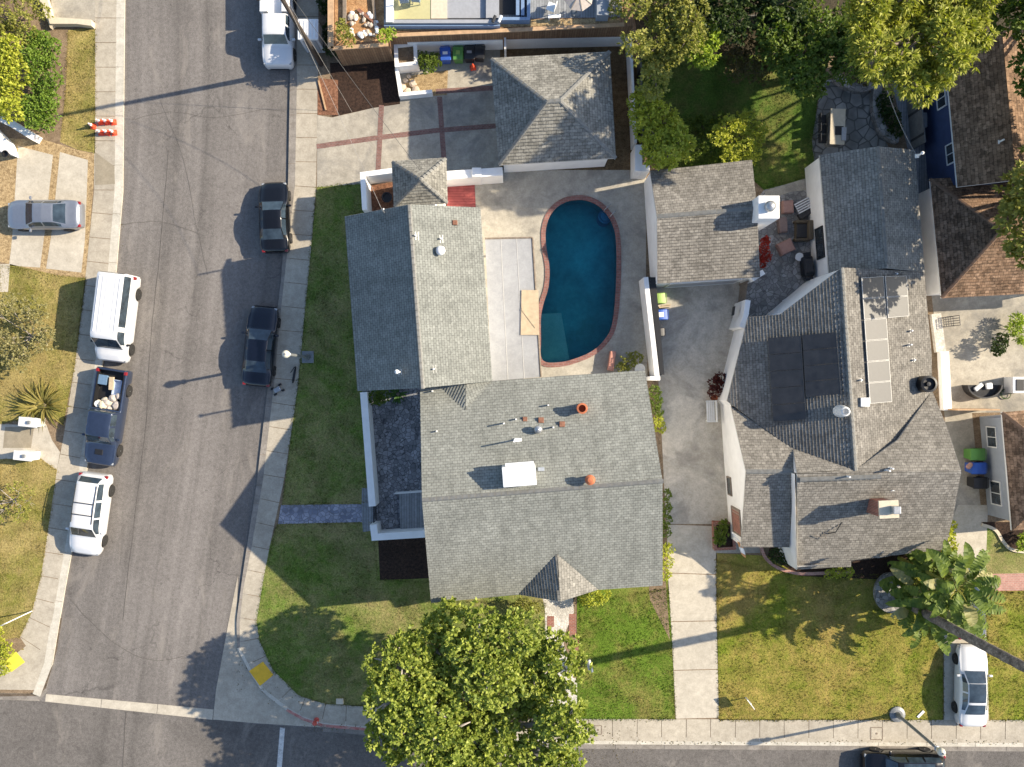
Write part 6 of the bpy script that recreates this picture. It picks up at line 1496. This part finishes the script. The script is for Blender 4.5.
bases=[(896,584,3.0),(900,600,2.6),(906,578,4.6),(912,592,6.0),(918,586,7.0),(912,603,5.0),(922,598,6.5),(898,572,2.2),(926,580,5.5),(905,612,3.2),(928,606,4.6),(917,571,4.2),(934,592,3.6),(906,566,9.6),(899,571,8.6),(914,574,8.8),(921,583,7.8),(902,592,4.2),(930,598,5.2)]
for (x,y,hh) in bases:
    y-=13 if hh>4 else 3; b=W(x,y,0); top=b+Vector((R.uniform(-.3,.4),R.uniform(-.3,.3),hh*.62)); mb_st.tube([b,b.lerp(top,.5)+Vector((.05,.02,0)),top],[.13,.11,.09],8)
    nl=7; a0=R.uniform(0,6.28)
    for k in range(nl):
        a=a0+k*2*math.pi/nl*(1+R.uniform(-.12,.12)); el=R.uniform(.25,1.0) if hh<7 else R.uniform(.5,1.2); d=Vector((math.cos(a)*math.cos(el),math.sin(a)*math.cos(el),math.sin(el)))
        pet=top+d*(min(hh,5)*.14+R.uniform(.2,.5)); mb_st.tube([top,top.lerp(pet,.5)+Vector((0,0,.05)),pet],[.04,.03,.025],5)
        paddle(mb_lf,pet,d,R.uniform(1.1,1.8),R.uniform(.24,.36),R.uniform(.5,1.1))
o=mb_lf.build('leaves',[M['leaf_banana'],M['leaf_bananadry']],bop,world=True); mb_st.build('stems',M['leaf_olive'],bop,world=True)
# tall palm leaning out of the frame: its crown stands beyond the picture
pa=thing('tall_palm','tall palm with a long ringed trunk leaning out over the white sedan','palm tree',W(898,598,0))
pts=[Vector((.0+.02*t*t*.1,-.01*t,1.0*t)) for t in np.linspace(0,19.5,40)]
MB().tube(pts,[.36 if i==0 else .27-.0012*i+(.018 if i%2 else 0) for i in range(40)],14).build('trunk',M['palmbark'],pa,smooth=True)
mb=MB(); top=pts[-1]
for k in range(30):
    a=k*2.4; el=R.uniform(-.25,1.1); d=Vector((math.cos(a)*math.cos(el),math.sin(a)*math.cos(el),math.sin(el))); p=top.copy(); Ln=R.uniform(2.0,2.6); s_=Vector((-math.sin(a),math.cos(a),0)); prev=p
    for i in range(16):
        t=i/15; dd=(d+Vector((0,0,-1.1*t*t))).normalized(); q=prev+dd*Ln/15
        for sg in(-1,1):
            l=.55*math.sin(math.pi*(.15+.8*t)); e=q+s_*sg*l*.8+dd*l*.5+Vector((0,0,-.25*l)); mb.add([q,q+dd*.07,e],[(0,1,2)])
        mb.add([prev+s_*.03,prev-s_*.03,q-s_*.025,q+s_*.025],[(0,1,2,3)]); prev=q
mb.build('crown',M['leaf_mid'],pa)
# grass tufts (one stuff object per lawn material)
def tufts(polys,mat,n,name='grass',avoid=()):
    P=[]; 
    for poly in polys:
        w=np.array(g2(poly)); x0,y0=w.min(0); x1,y1=w.max(0)
        A=.5*abs(np.dot(w[:,0],np.roll(w[:,1],1))-np.dot(w[:,1],np.roll(w[:,0],1))); k=int(A*n)
        c=NR.uniform((x0,y0),(x1,y1),(int(k*(x1-x0)*(y1-y0)/A)+1,2)); wl=[tuple(q) for q in w]
        P+= [q for q in c if inpoly(q[0],q[1],wl)]
    for poly in polys:                                  # ragged border
        w=np.array(g2(poly))
        for i in range(len(w)):
            a,b=w[i],w[(i+1)%len(w)]; k=int(np.linalg.norm(b-a)/.035)
            if k: P+=list(a+(b-a)*NR.random((k,1))+NR.normal(0,.045,(k,2)))
    P=np.array(P); m=len(P); nb=3; P=np.repeat(P,nb,0); a=NR.uniform(0,2*math.pi,len(P)); l=NR.uniform(.03,.085,len(P))*(.9+.5*np.sin(P[:,0]*1.7+np.sin(P[:,1]*1.3)*2)*np.sin(P[:,1]*2.1+1)); o=NR.normal(0,.03,(len(P),2))
    b=np.c_[P+o,np.zeros(len(P))]; dx=np.c_[np.cos(a),np.sin(a),np.zeros(len(P))]; lean=np.c_[NR.normal(0,.035,(len(P),2)),l]
    V=np.stack([b-dx*.016,b+dx*.016,b+lean],1).reshape(-1,3); N_=len(P)
    me=bpy.data.meshes.new(name); me.vertices.add(3*N_); me.vertices.foreach_set('co',V.astype(np.float32).ravel()); me.loops.add(3*N_); me.loops.foreach_set('vertex_index',np.arange(3*N_,dtype=np.int32))
    me.polygons.add(N_); me.polygons.foreach_set('loop_start',np.arange(0,3*N_,3,dtype=np.int32)); me.polygons.foreach_set('loop_total',np.full(N_,3,np.int32)); me.materials.append(mat); me.update()
    ob=bpy.data.objects.new(name,me); COL.objects.link(ob); ob['kind']='stuff'; return ob
tufts([[(316,187),(362,184),(368,385),(375,502),(282,505),(298,384),(311,250)],[(277,524),(372,523),(378,580),(432,582),(436,602),(545,602),(545,700),(370,706),(326,704),(298,695),(273,670),(260,642),(256,622),(264,576)]],M['lawn_main'],55)
tufts([[(580,604),(668,588),(672,640),(675,719),(578,719)]],M['lawn_lush'],80)
tufts([[(716,560),(770,572),(850,575),(880,575),(875,610),(905,612),(943,640),(943,720),(719,720)],[(986,592),(1026,592),(1026,720),(990,720)]],M['lawn_east'],60)
tufts([[(640,60),(830,58),(818,95),(812,150),(820,174),(764,188),(740,168),(660,170)]],M['lawn_back'],60)
tufts([[(0,265),(60,276),(86,278),(75,364),(63,425),(45,414),(0,424)],[(0,460),(40,459),(57,470),(41,576),(32,612),(20,637),(0,645)],[(68,32),(95,28),(95,152),(62,140),(66,90)]],M['lawn_dry'],60)

# fallen leaves under the street tree and along the gutters
def litter(areas,n,mat,seed):
    C=[]
    for (x0,y0,x1,y1,k,z) in areas:
        for _ in range(k):
            x,y=NR.uniform(x0,x1),NR.uniform(y0,y1); p=W(x,y,0); C.append((p.x,p.y,z+.015))
    C=np.array(C); D=NR.normal(0,1,(len(C),3)); D[:,2]*=.05; D/=np.linalg.norm(D,axis=1,keepdims=True)
    o=leafmesh('fallen_leaves',C,D,.09,1,mat,None,.6,.1,vertical=.1); o['kind']='stuff'
litter([(262,640,380,705,120,.03),(560,690,640,742,90,.0),(380,732,620,744,140,.0),(400,746,640,766,120,ZR+.02),(300,724,400,732,60,0),(236,600,246,690,50,ZR+.02),(640,741,1020,744,160,0),(117,60,123,250,60,ZR),(716,560,940,715,140,.03),(580,610,670,715,60,.03)],1,M['leaf_brownish'],1)
